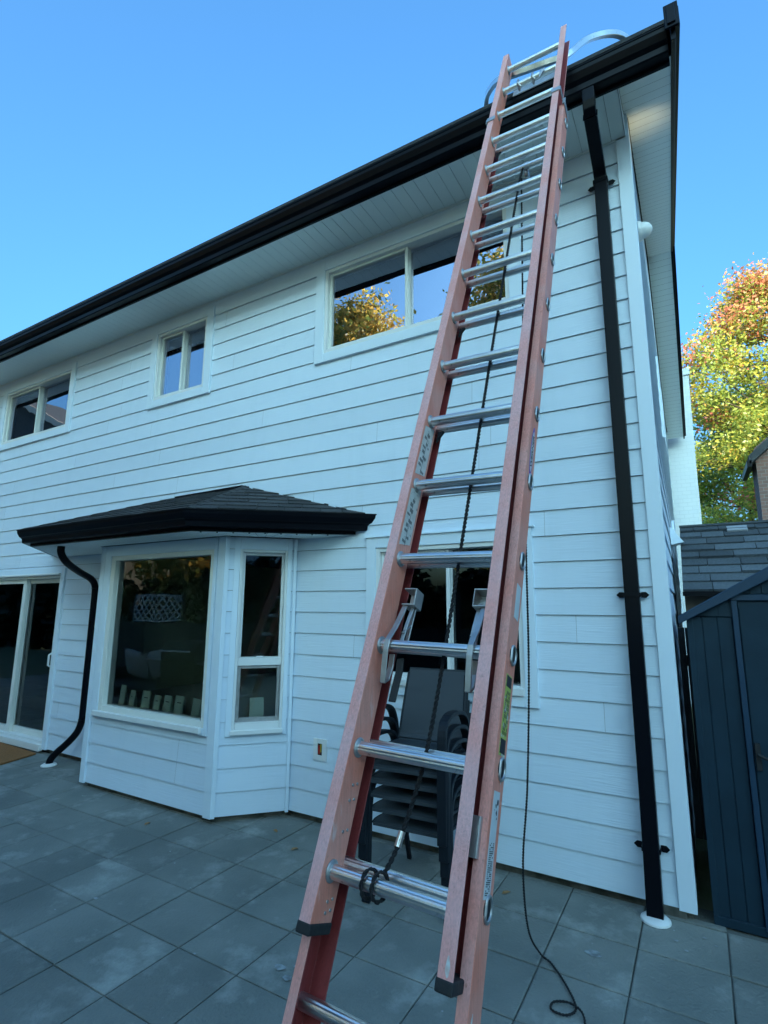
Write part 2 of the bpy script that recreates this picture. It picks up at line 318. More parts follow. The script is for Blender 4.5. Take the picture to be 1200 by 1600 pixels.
# ================================================================== ground and patio
g = MB(); g.face([(-400, -400, -.085), (400, -400, -.085), (400, 400, -.085), (-400, 400, -.085)])
tag(g.build('ground', M['soil']), kind='structure')
g = MB(); g.face([(-14.4, -4.2, -.0605), (4.7, -4.2, -.0605), (4.7, 3.9, -.0605), (-14.4, 3.9, -.0605)]); tag(g.build('joint_sand', M['sand']), kind='structure')
mb = MB(); TX, TY = .4, .395
for i in range(-36, 12):
    for j in range(-16, 5):
        x0 = -.015+i*TX; y0 = 2.1+j*TY; x1 = x0+TX; y1 = y0+TY
        if y0 > 3.4: y1 = min(y1, 3.74)
        if x0 > -.1 and y0 > 3.6: continue
        g_ = .0022+random.uniform(0, .0022); c = .006; dz = random.uniform(-.002, .002); tx = random.uniform(-.003, .003); ty = random.uniform(-.003, .003)
        r = random.random()
        if i in (-1, 0) and j == 3: r = 1.25 if i == -1 else .9
        if i == -1 and j == 2: r = 1.1
        X0, X1, Y0, Y1 = x0+g_, x1-g_, y0+g_, y1-g_
        z = lambda x, y: -.05+dz+tx*(x-x0)+ty*(y-y0)
        top = [(X0+c, Y0+c), (X1-c, Y0+c), (X1-c, Y1-c), (X0+c, Y1-c)]; out = [(X0, Y0), (X1, Y0), (X1, Y1), (X0, Y1)]
        T = [V((x, y, z(x, y))) for x, y in top]; O = [V((x, y, z(x, y)-.003)) for x, y in out]; B = [V((x, y, -.082)) for x, y in out]
        mb.face(T, 0, r)
        for k in range(4):
            k2 = (k+1) % 4; mb.face([O[k], O[k2], T[k2], T[k]], 0, r*.8); mb.face([B[k], B[k2], O[k2], O[k]], 0, r*.6)
tag(mb.build('patio', M['patio']), kind='structure')
# dried paint marks on the pavers
mb = MB()
for cx, cy, rx in [(-1.87, 2.24, .035), (-1.80, 2.28, .022), (-1.79, 2.20, .028), (-1.74, 2.23, .02), (-3.2, 2.15, .02), (-2.3, 2.1, .012), (-.6, 3.12, .045), (-.25, 3.45, .015), (-.12, 3.55, .012), (-.2, 3.38, .012), (-.07, 3.5, .01)]:
    n = 14; ph = random.uniform(0, 6)
    mb.face([(cx+rx*math.cos(6.283*q/n)*random.uniform(.6, 1.1), cy+rx*.7*math.sin(6.283*q/n)*random.uniform(.6, 1.1), -.0455) for q in range(n)])
tag(mb.build('paint_spots', M['stain']), kind='structure')

# fallen leaves by the wall
for (x, y, lab) in ((-2.95, 3.42, 'dry brown leaf on the pavers just right of the bay corner'), (-2.62, 3.25, 'dry curled leaf lying between the bay and the chair stack'), (-1.15, 3.45, 'small dry leaf at the wall base right of the chairs'), (-3.9, 3.0, 'dry leaf on the pavers in front of the bay window')):
    mb = MB(); a = random.uniform(0, 6); c, s_ = math.cos(a), math.sin(a); P_ = [(-.03, 0, .002), (-.01, .014, .009), (.02, .012, .006), (.035, 0, .001), (.02, -.012, .008), (-.01, -.013, .006)]
    mb.face([(x+p*c-q*s_, y+p*s_+q*c, -.046+z) for p, q, z in P_]); tag(mb.build('fallen_leaf', M['dryleaf']), lab, 'leaf', 'dry leaves on the patio')
# ================================================================== house
house = thing('house', (0, 3.7, 0), 'two-storey house clad in pale grey lap siding with black gutters', 'house')
YW = 3.70
F = Fr((0, YW+.012, 0), (1, 0, 0), (0, -1, 0))       # back wall, a = world X
XL = -14.0; XC = -.149; ZS = 4.99
side_S = V((-.0146, 1, 0)).normalized(); side_N = V((1, .0146, 0)).normalized()
FS = Fr((XC-.012, YW, 0), side_S, side_N)
# openings (outer edge of the trim, slightly inside)
UW = [(-2.93, -.955, 3.885, 4.925), (-5.39, -4.345, 3.905, 4.925), (-8.88, -6.99, 3.905, 4.89)]
LW = (-2.32, -.966, .995, 2.205); DOOR = (-8.72, -6.70, 0.0, 2.11)
ins = lambda o, d=.02: (o[0]+d, o[1]-d, o[2]+d, o[3]-d)
bay_open = (-5.64, -3.07, -.1, 2.24)
siding(F, XL, XC-.06, 0, 4.81, [ins(o) for o in UW]+[ins(LW), (DOOR[0]+.02, DOOR[1]-.02, -.1, DOOR[3]-.02), bay_open], 'back_wall', house)
fz = MB(); 
for a, b in ((XL, UW[2][0]), (UW[2][1], UW[1][0]), (UW[1][1], UW[0][0]), (UW[0][1], XC-.03)): F.bx(fz, a+.0015, b-.0015, 4.813, ZS, -.008, .010)
for u_ in UW: F.bx(fz, u_[0]-.001, u_[1]+.001, u_[3]+.0015, ZS, -.008, .012)
fz.build('frieze_board', M['trim'], house)
# side wall (front 8.2 m) with two windows
SW = [(3.0, 3.9, 3.6, 4.6), (2.6, 3.5, 1.0, 2.1)]
siding(FS, .06, 8.1, 0, 5.2, [ins(o) for o in SW], 'side_wall', house)
mb = MB(); n1 = FS.p(.06, 5.2, 0); 
mb.face([FS.p(0, 5.2), FS.p(8.1, 5.2), FS.p(4.05+.9, 6.35), FS.p(4.05-.9, 6.35)]); mb.build('gable_wall', M['siding'], house)
mb = MB(); mb.face([(XL, 11.8, 0), (XL, YW, 0), (XL, YW, 5), (XL, 7.6, 6.3), (XL, 11.8, 5)]); mb.face([(XL, 11.8, 0), (XC-.13, 11.8, 0), (XC-.13, 11.8, 5), (XL, 11.8, 5)]); mb.build('far_wall', M['siding'], house)
mb = MB(); F.bx(mb, XL, XC-.02, -.09, -.001, -.20, -.045); mb.obox(FS.p(4.0, -.045, -.10), side_S*4.0, side_N*.06, V((0, 0, .044))); mb.build('foundation', M['conc'], house)
# corner board (two leaves)
mb = MB(); mb.box(-.237, XC, 3.688, 3.706, -.008, ZS-.001); mb.obox(FS.p(.052, 2.49, .004), side_S*.046, side_N*.009, V((0, 0, 2.498))); mb.obox(FS.p(.05, 5.08, -.01), side_S*.05, side_N*.02, V((0, 0, .095)))
mb.build('corner_board', M['trim'], house, bevel=.0015)

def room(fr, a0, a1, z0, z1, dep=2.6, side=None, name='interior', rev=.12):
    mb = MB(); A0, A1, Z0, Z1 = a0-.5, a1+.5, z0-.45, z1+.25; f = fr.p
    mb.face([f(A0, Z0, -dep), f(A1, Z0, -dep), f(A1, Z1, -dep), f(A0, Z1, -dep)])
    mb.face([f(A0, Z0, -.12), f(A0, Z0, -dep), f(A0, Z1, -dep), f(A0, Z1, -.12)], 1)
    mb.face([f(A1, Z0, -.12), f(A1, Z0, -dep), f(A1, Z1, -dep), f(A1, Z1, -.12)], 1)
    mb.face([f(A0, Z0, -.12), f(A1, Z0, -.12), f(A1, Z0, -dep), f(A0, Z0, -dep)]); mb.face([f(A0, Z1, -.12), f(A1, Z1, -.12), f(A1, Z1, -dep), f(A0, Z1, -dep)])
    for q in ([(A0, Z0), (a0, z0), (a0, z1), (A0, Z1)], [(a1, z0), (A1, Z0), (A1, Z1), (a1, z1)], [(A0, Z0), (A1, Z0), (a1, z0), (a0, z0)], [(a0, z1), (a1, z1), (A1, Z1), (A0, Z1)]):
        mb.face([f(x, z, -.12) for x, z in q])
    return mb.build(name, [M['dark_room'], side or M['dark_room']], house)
def trim4(mb, fr, o, i, d0, d1, mi=0, gap=.0015):
    fr.bx(mb, o[0], i[0], o[2], o[3], d0, d1, mi); fr.bx(mb, i[1], o[1], o[2], o[3], d0, d1, mi)
    fr.bx(mb, i[0]+gap, i[1]-gap, i[3], o[3], d0, d1, mi); fr.bx(mb, i[0]+gap, i[1]-gap, o[2], i[2], d0, d1, mi)
def slider(fr, o, tw, parent, gl, label, mull=None, trimbot=.085, sill=False, light=1):
    i = (o[0]+tw, o[1]-tw, o[2]+trimbot, o[3]-tw)
    wn = MB(); fo = (i[0], i[1], i[2], i[3]); fi = (i[0]+.034, i[1]-.034, i[2]+.04, i[3]-.034)
    trim4(wn, fr, fo, fi, -.11, .018)
    m = mull if mull is not None else (i[0]+i[1])/2
    win = wn.build('window', M['vinyl'], parent, bevel=.002); win['label'] = label
    tb = MB(); trim4(tb, fr, o, i, -.03, .030); tb.build('trim', M['trim'], win, bevel=.0015)
    sb = MB()   # moving sash and the meeting rail
    trim4(sb, fr, (fi[0]+.001, m+.014, fi[2]+.001, fi[3]-.001), (fi[0]+.026, m-.014, fi[2]+.028, fi[3]-.026), -.055, -.015)
    fr.bx(sb, m-.016, m+.016, fi[2]+.001, fi[3]-.001, -.085, -.056)
    sb.build('sash', M['vinyl_cream'] if light else M['vinyl'], win, bevel=.0015)
    pb = MB(); pb.face([fr.p(fi[0]+.03, fi[2]+.03, -.035), fr.p(m-.02, fi[2]+.03, -.035), fr.p(m-.02, fi[3]-.03, -.035), fr.p(fi[0]+.03, fi[3]-.03, -.035)]); pb.build('pane', gl, win)
    pb = MB(); pb.face([fr.p(m+.02, fi[2]-.005, -.07), fr.p(fi[1]+.005, fi[2]-.005, -.07), fr.p(fi[1]+.005, fi[3]+.005, -.07), fr.p(m+.02, fi[3]+.005, -.07)]); pb.build('pane', gl, win)
    if sill:
        s = MB(); fr.bx(s, i[0]+.002, i[1]-.002, i[2]-.02, i[2]+.03, .019, .05); s.build('sill', M['vinyl'], win, bevel=.004)
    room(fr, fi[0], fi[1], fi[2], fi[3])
    return win, fi
slider(F, UW[0], .10, house, M['glass_up'], 'wide upper sliding window half hidden by the ladder', -1.97)
w2, fi2 = slider(F, UW[1], .10, house, M['glass_up'], 'small upper sliding window with pale curtain', -4.88)
slider(F, UW[2], .09, house, M['glass_up'], 'upper sliding window near the left edge', -7.95)
slider(F, LW, .085, house, M['glass'], 'ground-floor sliding window behind the ladder', -1.62, trimbot=.09, sill=True, light=0)
slider(FS, SW[0], .09, house, M['glass'], 'upper window on the narrow side wall'); slider(FS, SW[1], .09, house, M['glass'], 'lower window on the narrow side wall')
# head flashing over lower window
mb = MB(); F.bx(mb, LW[0]-.02, LW[1]+.02, LW[3]+.001, LW[3]+.012, 0, .045); mb.build('head_flashing', M['trim'], house)
# curtain inside the small upper window
mb = MB(); n = 60; pts = []
for q in range(n+1): pts.append((fi2[0]-.05+(fi2[1]-fi2[0]+.1)*q/n, -.15+.02*math.sin(q*1.3)+.01*math.sin(q*.5)))
for a, b in zip(pts[:-1], pts[1:]): mb.face([F.p(a[0], fi2[2]-.05, a[1]), F.p(b[0], fi2[2]-.05, b[1]), F.p(b[0], fi2[3]-.12, b[1]), F.p(a[0], fi2[3]-.12, a[1])])
tag(mb.build('curtain', M['curtain'], None, smooth=True, sharp=80), 'pale blue curtain drawn behind the small upper window', 'curtain')

# sliding door
o = DOOR; i = (o[0]+.09, o[1]-.075, .0, o[3]-.08)
mb = MB(); trim4(mb, F, (i[0], i[1], 0, i[3]), (i[0]+.05, i[1]-.04, .075, i[3]-.045), -.12, .015); door = mb.build('sliding_door', M['vinyl'], house, bevel=.002)
door['label'] = 'white framed sliding glass door at the left edge'
mb = MB(); F.bx(mb, o[0], i[0], 0.0, o[3], -.03, .03); F.bx(mb, i[1], o[1], -.008, o[3], -.03, .03); F.bx(mb, i[0]+.0015, i[1]-.0015, i[3], o[3], -.03, .03); mb.build('trim', M['trim'], door, bevel=.0015)
mb = MB(); F.bx(mb, i[0], i[1]+.01, i[3]-.012, i[3]+.012, .03, .055); mb.build('drip_cap', M['vinyl'], door, bevel=.003)
mb = MB(); F.bx(mb, i[0], i[1], -.03, .045, .016, .06); mb.build('sill', M['vinyl'], door, bevel=.003)
m = -7.68
mb = MB(); trim4(mb, F, (i[0]+.051, m+.03, .076, i[3]-.046), (i[0]+.12, m-.045, .15, i[3]-.10), -.06, -.02)
trim4(mb, F, (m-.045, i[1]-.041, .076, i[3]-.046), (m+.025, i[1]-.10, .15, i[3]-.10), -.10, -.062); mb.build('sash', M['vinyl_cream'], door, bevel=.002)
for a, b, d in ((i[0]+.11, m-.04, -.04), (m+.02, i[1]-.09, -.08)):
    mb = MB(); mb.face([F.p(a, .14, d), F.p(b, .14, d), F.p(b, i[3]-.09, d), F.p(a, i[3]-.09, d)]); mb.build('pane', M['glass'], door)
mb = MB(); mb.tube([F.p(i[1]-.02, .92, .015), F.p(i[1]-.02, .94, .05), F.p(i[1]-.02, 1.06, .05), F.p(i[1]-.02, 1.08, .015)], .012, 8); mb.build('handle', M['vinyl'], door, smooth=True)
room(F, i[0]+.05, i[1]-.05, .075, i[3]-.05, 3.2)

# ------------------------------------------------------------------ soffits, fascia, gutter, roof
mb = MB(); x = XL; 
while x < -.17:
    x1 = min(x+.101, -.171); mb.box(x+.0015, x1-.0015, 3.262, YW+.01, ZS, ZS+.012); x += .101
mb.box(XL, -.172, 3.262, YW+.01, ZS+.0125, ZS+.02, 1)
mb.build('front_soffit', [M['soffit'], M['conc']], house)
mb = MB(); mb.box(XL, -.172, YW-.012, YW-.002, ZS-.014, ZS-.001); mb.build('soffit_channel', M['soffit'], house)
# rake soffit, boards run across
def rz(y): return (5.03+.325*(y-3.25)) if y < 7.5 else (5.03+.325*(7.5-3.25)-.325*(y-7.5))
wx = lambda y: XC-.0146*(y-YW)
mb = MB(); y = 3.262
while y < 11.75:
    y1 = min(y+.1, 11.76)
    if y < 7.5 < y1: y1 = 7.5
    a, b = y+.0012, y1-.0012
    xi = lambda q: (-.169 if q < 3.70 else wx(q)+.001)
    xo = lambda q: .131-.0146*(q-YW)
    mb.face([(xi(a), a, rz(a)), (xi(a), b, rz(b)), (xo(b), b, rz(b)), (xo(a), a, rz(a))])
    mb.face([(xi(a), y, rz(y)+.006), (xi(a), y1, rz(y1)+.006), (xo(b), y1, rz(y1)+.006), (xo(a), y, rz(y)+.006)], 1)
    y = y1
mb.build('rake_soffit', [M['soffit'], M['conc']], house)
mb = MB(); mb.prism([(-.171, 3.262, ZS), (-.171, 3.70, ZS), (-.171, 3.70, rz(3.7)), (-.171, 3.262, rz(3.262))], (-.006, 0, 0)); mb.build('soffit_return', M['trim'], house)
# fascia behind the gutter
mb = MB(); mb.box(XL, .128, 3.2405, 3.261, 4.962, 5.12); mb.build('fascia', M['black'], house, bevel=.002)
# gutter (K profile)
def gutter(pA, pB, out, zt, name='gutter', wdt=.125, hgt=.135, parent=house, capA=True):
    pA, pB, out = V(pA), V(pB), V(out).normalized()
    prof = [(0, 0), (.062, 0), (.070, .006), (.074, .042), (.086, .055), (.098, .062), (.118, .100), (.121, .124), (.127, .128), (.127, .135), (.113, .135), (.110, .11), (.09, .07), (.066, .045), (.06, .01), (.006, .01), (.006, .13), (0, .13)]
    P = [pA+out*a+V((0, 0, zt-hgt+b)) for a, b in prof]
    m_ = MB(); m_.prism(P, pB-pA); return m_.build(name, M['black'], parent)
gutter((XL, 3.240, 0), (.125, 3.240, 0), (0, -1, 0), 5.118)
# rake board with its raised end
mb = MB()
def rake(y0, y1, xa, xb, lo, hi):
    A = [(xa-.0146*(y0-YW), y0, rz(y0)+lo), (xb-.0146*(y0-YW), y0, rz(y0)+lo), (xb-.0146*(y0-YW), y0, rz(y0)+hi), (xa-.0146*(y0-YW), y0, rz(y0)+hi)]
    B = [(xa-.0146*(y1-YW), y1, rz(y1)+lo), (xb-.0146*(y1-YW), y1, rz(y1)+lo), (xb-.0146*(y1-YW), y1, rz(y1)+hi), (xa-.0146*(y1-YW), y1, rz(y1)+hi)]
    mb.mesh(A+B, [(0, 1, 2, 3)[::1], (7, 6, 5, 4), (0, 4, 5, 1), (1, 5, 6, 2), (2, 6, 7, 3), (3, 7, 4, 0)])
rake(3.10, 7.5, .132, .158, -.012, .165); rake(7.5, 11.80, .132, .158, -.012, .165)
rake(3.085, 7.5, .1585, .185, .06, .195); rake(7.5, 11.83, .1585, .185, .06, .195)
mb.build('rake_board', M['black'], house, bevel=.002)
mb = MB(); mb.box(.115, .19, 3.068, 3.083, 5.03, 5.195); mb.box(.128, .172, 3.058, 3.0665, 5.05, 5.175); mb.build('rake_end_cap', M['black'], house, bevel=.003)
# main roof slabs
mb = MB()
for y0, y1 in ((3.15, 7.5), (7.5, 11.85)):
    P = [(XL-.3, y0, rz(y0)+.13), (.187, y0, rz(y0)+.13), (.187-.062, y1, rz(y1)+.13), (XL-.3, y1, rz(y1)+.13)]
    if y0 > 5: P[1] = (.125, y0, rz(y0)+.13); P[2] = (.06, y1, rz(y1)+.13)
    mb.mesh([V(p)+V((0, 0, .068)) for p in P]+[V(p)+V((0, 0, .04)) for p in P], [(0, 1, 2, 3), (7, 6, 5, 4), (0, 4, 5, 1), (1, 5, 6, 2), (2, 6, 7, 3), (3, 7, 4, 0)])
mb.build('main_roof', M['shingle'], house)
# attic closure so the roof keeps the low sun out
mb = MB(); mb.face([(XL, 3.75, 5.2), (-.25, 3.75, 5.2), (-.25, 11.7, 5.1), (XL, 11.7, 5.1)]); mb.build('attic_floor', M['dark_room'], house)
# side fittings: dome light, vent hood, conduit
dome = MB(); c = FS.p(.42, 4.50, .03); ring = []
for q in range(7):
    a = q/6*math.pi/2; ring.append((.062*math.cos(a), .075*math.sin(a)))
dome.tube([c+side_N*(z*1.0) for r, z in ring], [max(r, .003) for r, z in ring], 20)
dome.disc(FS.p(.42, 4.50, 0), side_N, .075, .03, 20)
dm = dome.build('dome_light', M['vinyl'], house, smooth=True); dm['label'] = 'small white dome light near the top of the side wall'
lp = bpy.data.objects.new('dome_lamp', bpy.data.lights.new('dome_lamp', 'SPOT')); COL.objects.link(lp); lp.parent = house
lp.location = V((-.075, 3.93, 4.86))-V((0, 3.7, 0)); lp.data.energy = .55; lp.data.color = (1.0, .82, .45); lp.data.spot_size = 1.4; lp.data.spot_blend = 1.0; lp.rotation_euler = (math.pi, 0, 0); lp.data.shadow_soft_size = .04
mb = MB(); A = FS.p(2.2, 2.36, .012); S_ = side_S
a0 = FS.p(2.10, 2.26, .01); a1 = FS.p(2.30, 2.26, .01); b0 = FS.p(2.10, 2.44, .01); b1 = FS.p(2.30, 2.44, .01); c0 = FS.p(2.10, 2.28, .12); c1 = FS.p(2.30, 2.28, .12)
mb.mesh([a0, a1, b0, b1, c0, c1], [(0, 1, 5, 4), (2, 4, 5, 3), (0, 4, 2), (1, 3, 5), (0, 2, 3, 1)]); mb.build('vent_hood', M['trim'], house)
mb = MB(); mb.tube([FS.p(2.6, 1.66, .03), FS.p(2.6, 2.2, .03), FS.p(2.9, 2.6, .03)], .015, 8); mb.build('conduit', M['trim'], house, smooth=True)

# ------------------------------------------------------------------ bay window
B0, B1, B2 = V((-5.23, 3.25, 0)), V((-3.48, 3.25, 0)), V((-3.05, 3.70, 0)); BL = V((-5.66, 3.70, 0))
FB = Fr((0, 3.262, 0), (1, 0, 0), (0, -1, 0))
sdir = (B2-B1).normalized(); FBR = Fr(B1+V((-.009, .008, 0)), sdir, V((sdir.y, -sdir.x, 0)))
ldir = (B0-BL).normalized(); FBL = Fr(BL+V((.009, .008, 0)), ldir, V((ldir.y, -ldir.x, 0)))
bw = (-5.165, -3.565, .60, 2.238); sw = (.078, .567, .60, 2.238)
siding(FB, B0.x, B1.x, 0, 2.24, [ins(bw)], 'bay_front_wall', house); siding(FBR, .0, .60, 0, 2.24, [ins(sw)], 'bay_side_wall', house); siding(FBL, 0, .60, 0, 2.24, [], 'bay_side_wall', house)
for parts in (((FB, -5.245, -5.175, .006, .026), (FBL, .58, .612, .006, .026)), ((FB, -3.552, -3.466, .006, .026), (FBR, -.004, .034, .006, .026)), ((FBR, .585, .612, .0, .03),)):
    mb = MB()
    for f_, a_, b_, d_, e_ in parts: f_.bx(mb, a_, b_, -.008, 2.24, d_, e_)
    mb.build('bay_corner_board', M['trim'], house, bevel=.0015)
mb = MB(); mb.prism([(-5.2, 3.30, -.09), (-3.5, 3.30, -.09), (-3.10, 3.72, -.09), (-5.6, 3.72, -.09)], (0, 0, .089)); mb.build('bay_foundation', M['conc'], house)
# fixed bay window
i = (-5.07, -3.60, .655, 2.135); fi = (-5.005, -3.645, .712, 2.09)
mb = MB(); trim4(mb, FB, i, fi, -.09, .022); win = mb.build('window', M['vinyl_cream'], house, bevel=.003); win['label'] = 'large fixed picture window in the front of the bay'
mb = MB(); trim4(mb, FB, bw, i, -.03, .030); mb.build('trim', M['trim'], win, bevel=.0015)
mb = MB(); FB.bx(mb, -5.10, -3.615, .615, .665, .031, .065); mb.build('sill', M['vinyl'], win, bevel=.006)
mb = MB(); mb.face([FB.p(fi[0]-.01, fi[2]-.01, -.03), FB.p(fi[1]+.01, fi[2]-.01, -.03), FB.p(fi[1]+.01, fi[3]+.01, -.03), FB.p(fi[0]-.01, fi[3]+.01, -.03)]); mb.build('pane', M['glass'], win)
# double-hung side window
i = (.125, .533, .645, 2.135); fi = (.150, .510, .70, 2.112)
mb = MB(); trim4(mb, FBR, i, fi, -.09, .020); FBR.bx(mb, fi[0], fi[1], 1.155, 1.218, -.06, -.004); win = mb.build('window', M['vinyl'], house, bevel=.0025); win['label'] = 'narrow double-hung window in the angled side of the bay'
mb = MB(); trim4(mb, FBR, sw, i, -.03, .028); mb.build('trim', M['trim'], win, bevel=.0015)
mb = MB(); trim4(mb, FBR, (fi[0]+.001, fi[1]-.001, 1.219, fi[3]-.001), (fi[0]+.024, fi[1]-.024, 1.224, fi[3]-.024), -.075, -.02); mb.build('sash', M['vinyl'], win, bevel=.0015)
mb = MB(); trim4(mb, FBR, (fi[0]+.001, fi[1]-.001, fi[2]+.001, 1.153), (fi[0]+.03, fi[1]-.03, fi[2]+.035, 1.13), -.05, -.02); mb.build('sash', M['alu_dull'], win, bevel=.0015)
mb = MB(); FBR.bx(mb, .115, .54, .612, .650, .029, .052); mb.build('sill', M['vinyl'], win, bevel=.005)
mb = MB(); FBR.bx(mb, .30, .36, 1.219, 1.232, -.02, -.004); mb.build('sash_lock', M['vinyl'], win, bevel=.002)
for a, b, d in ((1.20, fi[3], -.04), (fi[2], 1.16, -.035)):
    mb = MB(); mb.face([FBR.p(fi[0], a, d), FBR.p(fi[1], a, d), FBR.p(fi[1], b, d), FBR.p(fi[0], b, d)]); mb.build('pane', M['glass'], win)
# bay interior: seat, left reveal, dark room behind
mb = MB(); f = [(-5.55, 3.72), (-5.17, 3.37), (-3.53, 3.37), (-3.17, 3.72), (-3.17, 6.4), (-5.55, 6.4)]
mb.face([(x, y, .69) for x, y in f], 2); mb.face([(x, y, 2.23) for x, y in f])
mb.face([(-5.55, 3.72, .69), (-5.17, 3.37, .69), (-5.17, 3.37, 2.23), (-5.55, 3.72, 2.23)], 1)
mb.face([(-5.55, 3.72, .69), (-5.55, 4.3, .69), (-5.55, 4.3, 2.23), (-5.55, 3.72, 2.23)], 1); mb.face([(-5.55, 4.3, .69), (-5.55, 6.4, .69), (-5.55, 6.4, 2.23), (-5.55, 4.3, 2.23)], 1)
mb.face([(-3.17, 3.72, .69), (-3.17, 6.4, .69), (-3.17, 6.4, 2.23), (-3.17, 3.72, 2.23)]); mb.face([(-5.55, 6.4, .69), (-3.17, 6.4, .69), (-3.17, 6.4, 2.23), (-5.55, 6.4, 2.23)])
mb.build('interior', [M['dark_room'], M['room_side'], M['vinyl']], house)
cards = [(-4.90, .195, .10), (-4.76, .155, .09), (-4.56, .165, .13), (-4.40, .14, .10), (-4.25, .15, .11), (-4.09, .16, .12), (-3.86, .155, .12), (-3.78, .09, .07)]
places = ['tall folded card at the left end of the row in the bay window', 'second folded card from the left in the bay window row', 'third and widest folded card from the left in the bay window', 'fourth folded card from the left in the bay window row', 'fifth folded card from the left in the bay window row', 'sixth folded card from the left in the bay window row', 'taller card of the pair at the right end of the row', 'short card leaning lowest at the right end of the row']
for (x, h, wd), pl in zip(cards, places):
    mb = MB(); y = 3.372+random.uniform(-.004, .006); a = random.uniform(-.02, .02)
    for s in (0, 1):
        x0 = x-wd/2; yb = y+(.0 if s == 0 else .05)
        mb.mesh([(x0, yb, .692), (x0+wd, yb+a, .692), (x0+wd, y+.022+a, .692+h), (x0, y+.022, .692+h), (x0, yb+.002, .692), (x0+wd, yb+a+.002, .692), (x0+wd, y+.024+a, .692+h), (x0, y+.024, .692+h)],
                [(0, 1, 2, 3), (7, 6, 5, 4), (0, 3, 7, 4), (1, 5, 6, 2), (3, 2, 6, 7)])
    cd = mb.build('greeting_card', M['card']); tag(cd, pl, 'card', 'cards on the bay window sill')
    ik = MB(); zc = .692+h*.62; ik.box(x-wd*.2, x+wd*.2, y-.001+.01, y+.0132, zc, zc+.006)
    ik.build('printed_line', M['ink'], cd)
mb = MB(); c = FBR.p(.33, .695, -.14); mb.obox(c+V((0, 0, .09)), sdir*.06, V((sdir.y, -sdir.x, 0))*.012, V((0, 0, .09)))
tag(mb.build('photo_card', M['card'], bevel=.001), 'plain pale card standing behind the narrow side window', 'card')
# bay roof
ZE, ZB = 2.405, 2.265; E = [V((-7.16, 3.70, 0)), V((-5.97, 2.75, 0)), V((-3.44, 2.74, 0)), V((-2.235, 3.70, 0))]
cen = V((-4.7, 3.7, 0)); APX = [V((-4.73, 3.695, 2.782)), V((-3.75, 3.695, 2.80))]
def inset(P, d):   # inward parallel offset of the open eave polyline
    out = []
    ns = [];
    for a, b in zip(P[:-1], P[1:]):
        t = (b-a).normalized(); ns.append((a, t, V((-t.y, t.x, 0))))
    for k in range(len(P)):
        if k == 0: a, t, n = ns[0]; q = a+n*d; s = (P[0].y-q.y)/t.y; out.append(q+t*s)
        elif k == len(P)-1: a, t, n = ns[-1]; q = a+n*d; s = (P[-1].y-q.y)/t.y; out.append(q+t*s)
        else:
            a, t, n = ns[k-1]; b, t2, n2 = ns[k]; p = a+n*d; q = b+n2*d; den = t.x*t2.y-t.y*t2.x
            s = ((q.x-p.x)*t2.y-(q.y-p.y)*t2.x)/den; out.append(p+t*s)
    return out
prof = [(.127, 0), (.065, 0), (.057, .006), (.053, .042), (.041, .055), (.029, .062), (.009, .100), (.006, .124), (0, .128), (0, .135), (.014, .135), (.017, .11), (.037, .07), (.061, .045), (.067, .01), (.121, .01), (.121, .13), (.127, .13)]
mb = MB(); rows = [[p+V((0, 0, ZE-.135+z)) for p in inset(E, d)] for d, z in prof]; n = len(rows)
for a in range(n):
    b = (a+1) % n
    for k in range(3): mb.face([rows[a][k], rows[b][k], rows[b][k+1], rows[a][k+1]])
mb.build('bay_gutter', M['black'], house)
fa = inset(E, .128); fb = inset(E, .146); mb = MB()
for k in range(3): mb.mesh([fa[k]+V((0, 0, 2.247)), fa[k+1]+V((0, 0, 2.247)), fb[k+1]+V((0, 0, 2.247)), fb[k]+V((0, 0, 2.247)), fa[k]+V((0, 0, 2.41)), fa[k+1]+V((0, 0, 2.41)), fb[k+1]+V((0, 0, 2.41)), fb[k]+V((0, 0, 2.41))], [(0, 1, 5, 4), (0, 3, 2, 1), (2, 3, 7, 6), (4, 5, 6, 7)])
mb.build('bay_fascia', M['black'], house)
# soffit boards of the bay
mb = MB(); Z = 2.243; q = inset(E, .147)
mb.face([p+V((0, 0, Z+.008)) for p in q], 1)
def bandpts(k, t0, t1):
    a = q[k].lerp(q[k+1], t0); b = q[k].lerp(q[k+1], t1); return a, b
inner = [V((-5.9, 3.71, 0)), V((-5.26, 3.22, 0)), V((-3.45, 3.22, 0)), V((-2.95, 3.71, 0))]
inner[0] = V((-5.72, 3.71, 0))
for k in range(3):
    L_ = (q[k+1]-q[k]).length; nb = max(3, int(L_/.10))
    for j in range(nb):
        t0, t1 = j/nb+.0015/L_, (j+1)/nb-.0015/L_
        a, b = bandpts(k, t0, t1); c_, d_ = inner[k].lerp(inner[k+1], t1), inner[k].lerp(inner[k+1], t0)
        mb.face([a+V((0, 0, Z)), d_+V((0, 0, Z)), c_+V((0, 0, Z)), b+V((0, 0, Z))])
mb.build('bay_soffit', [M['soffit'], M['conc']], house)
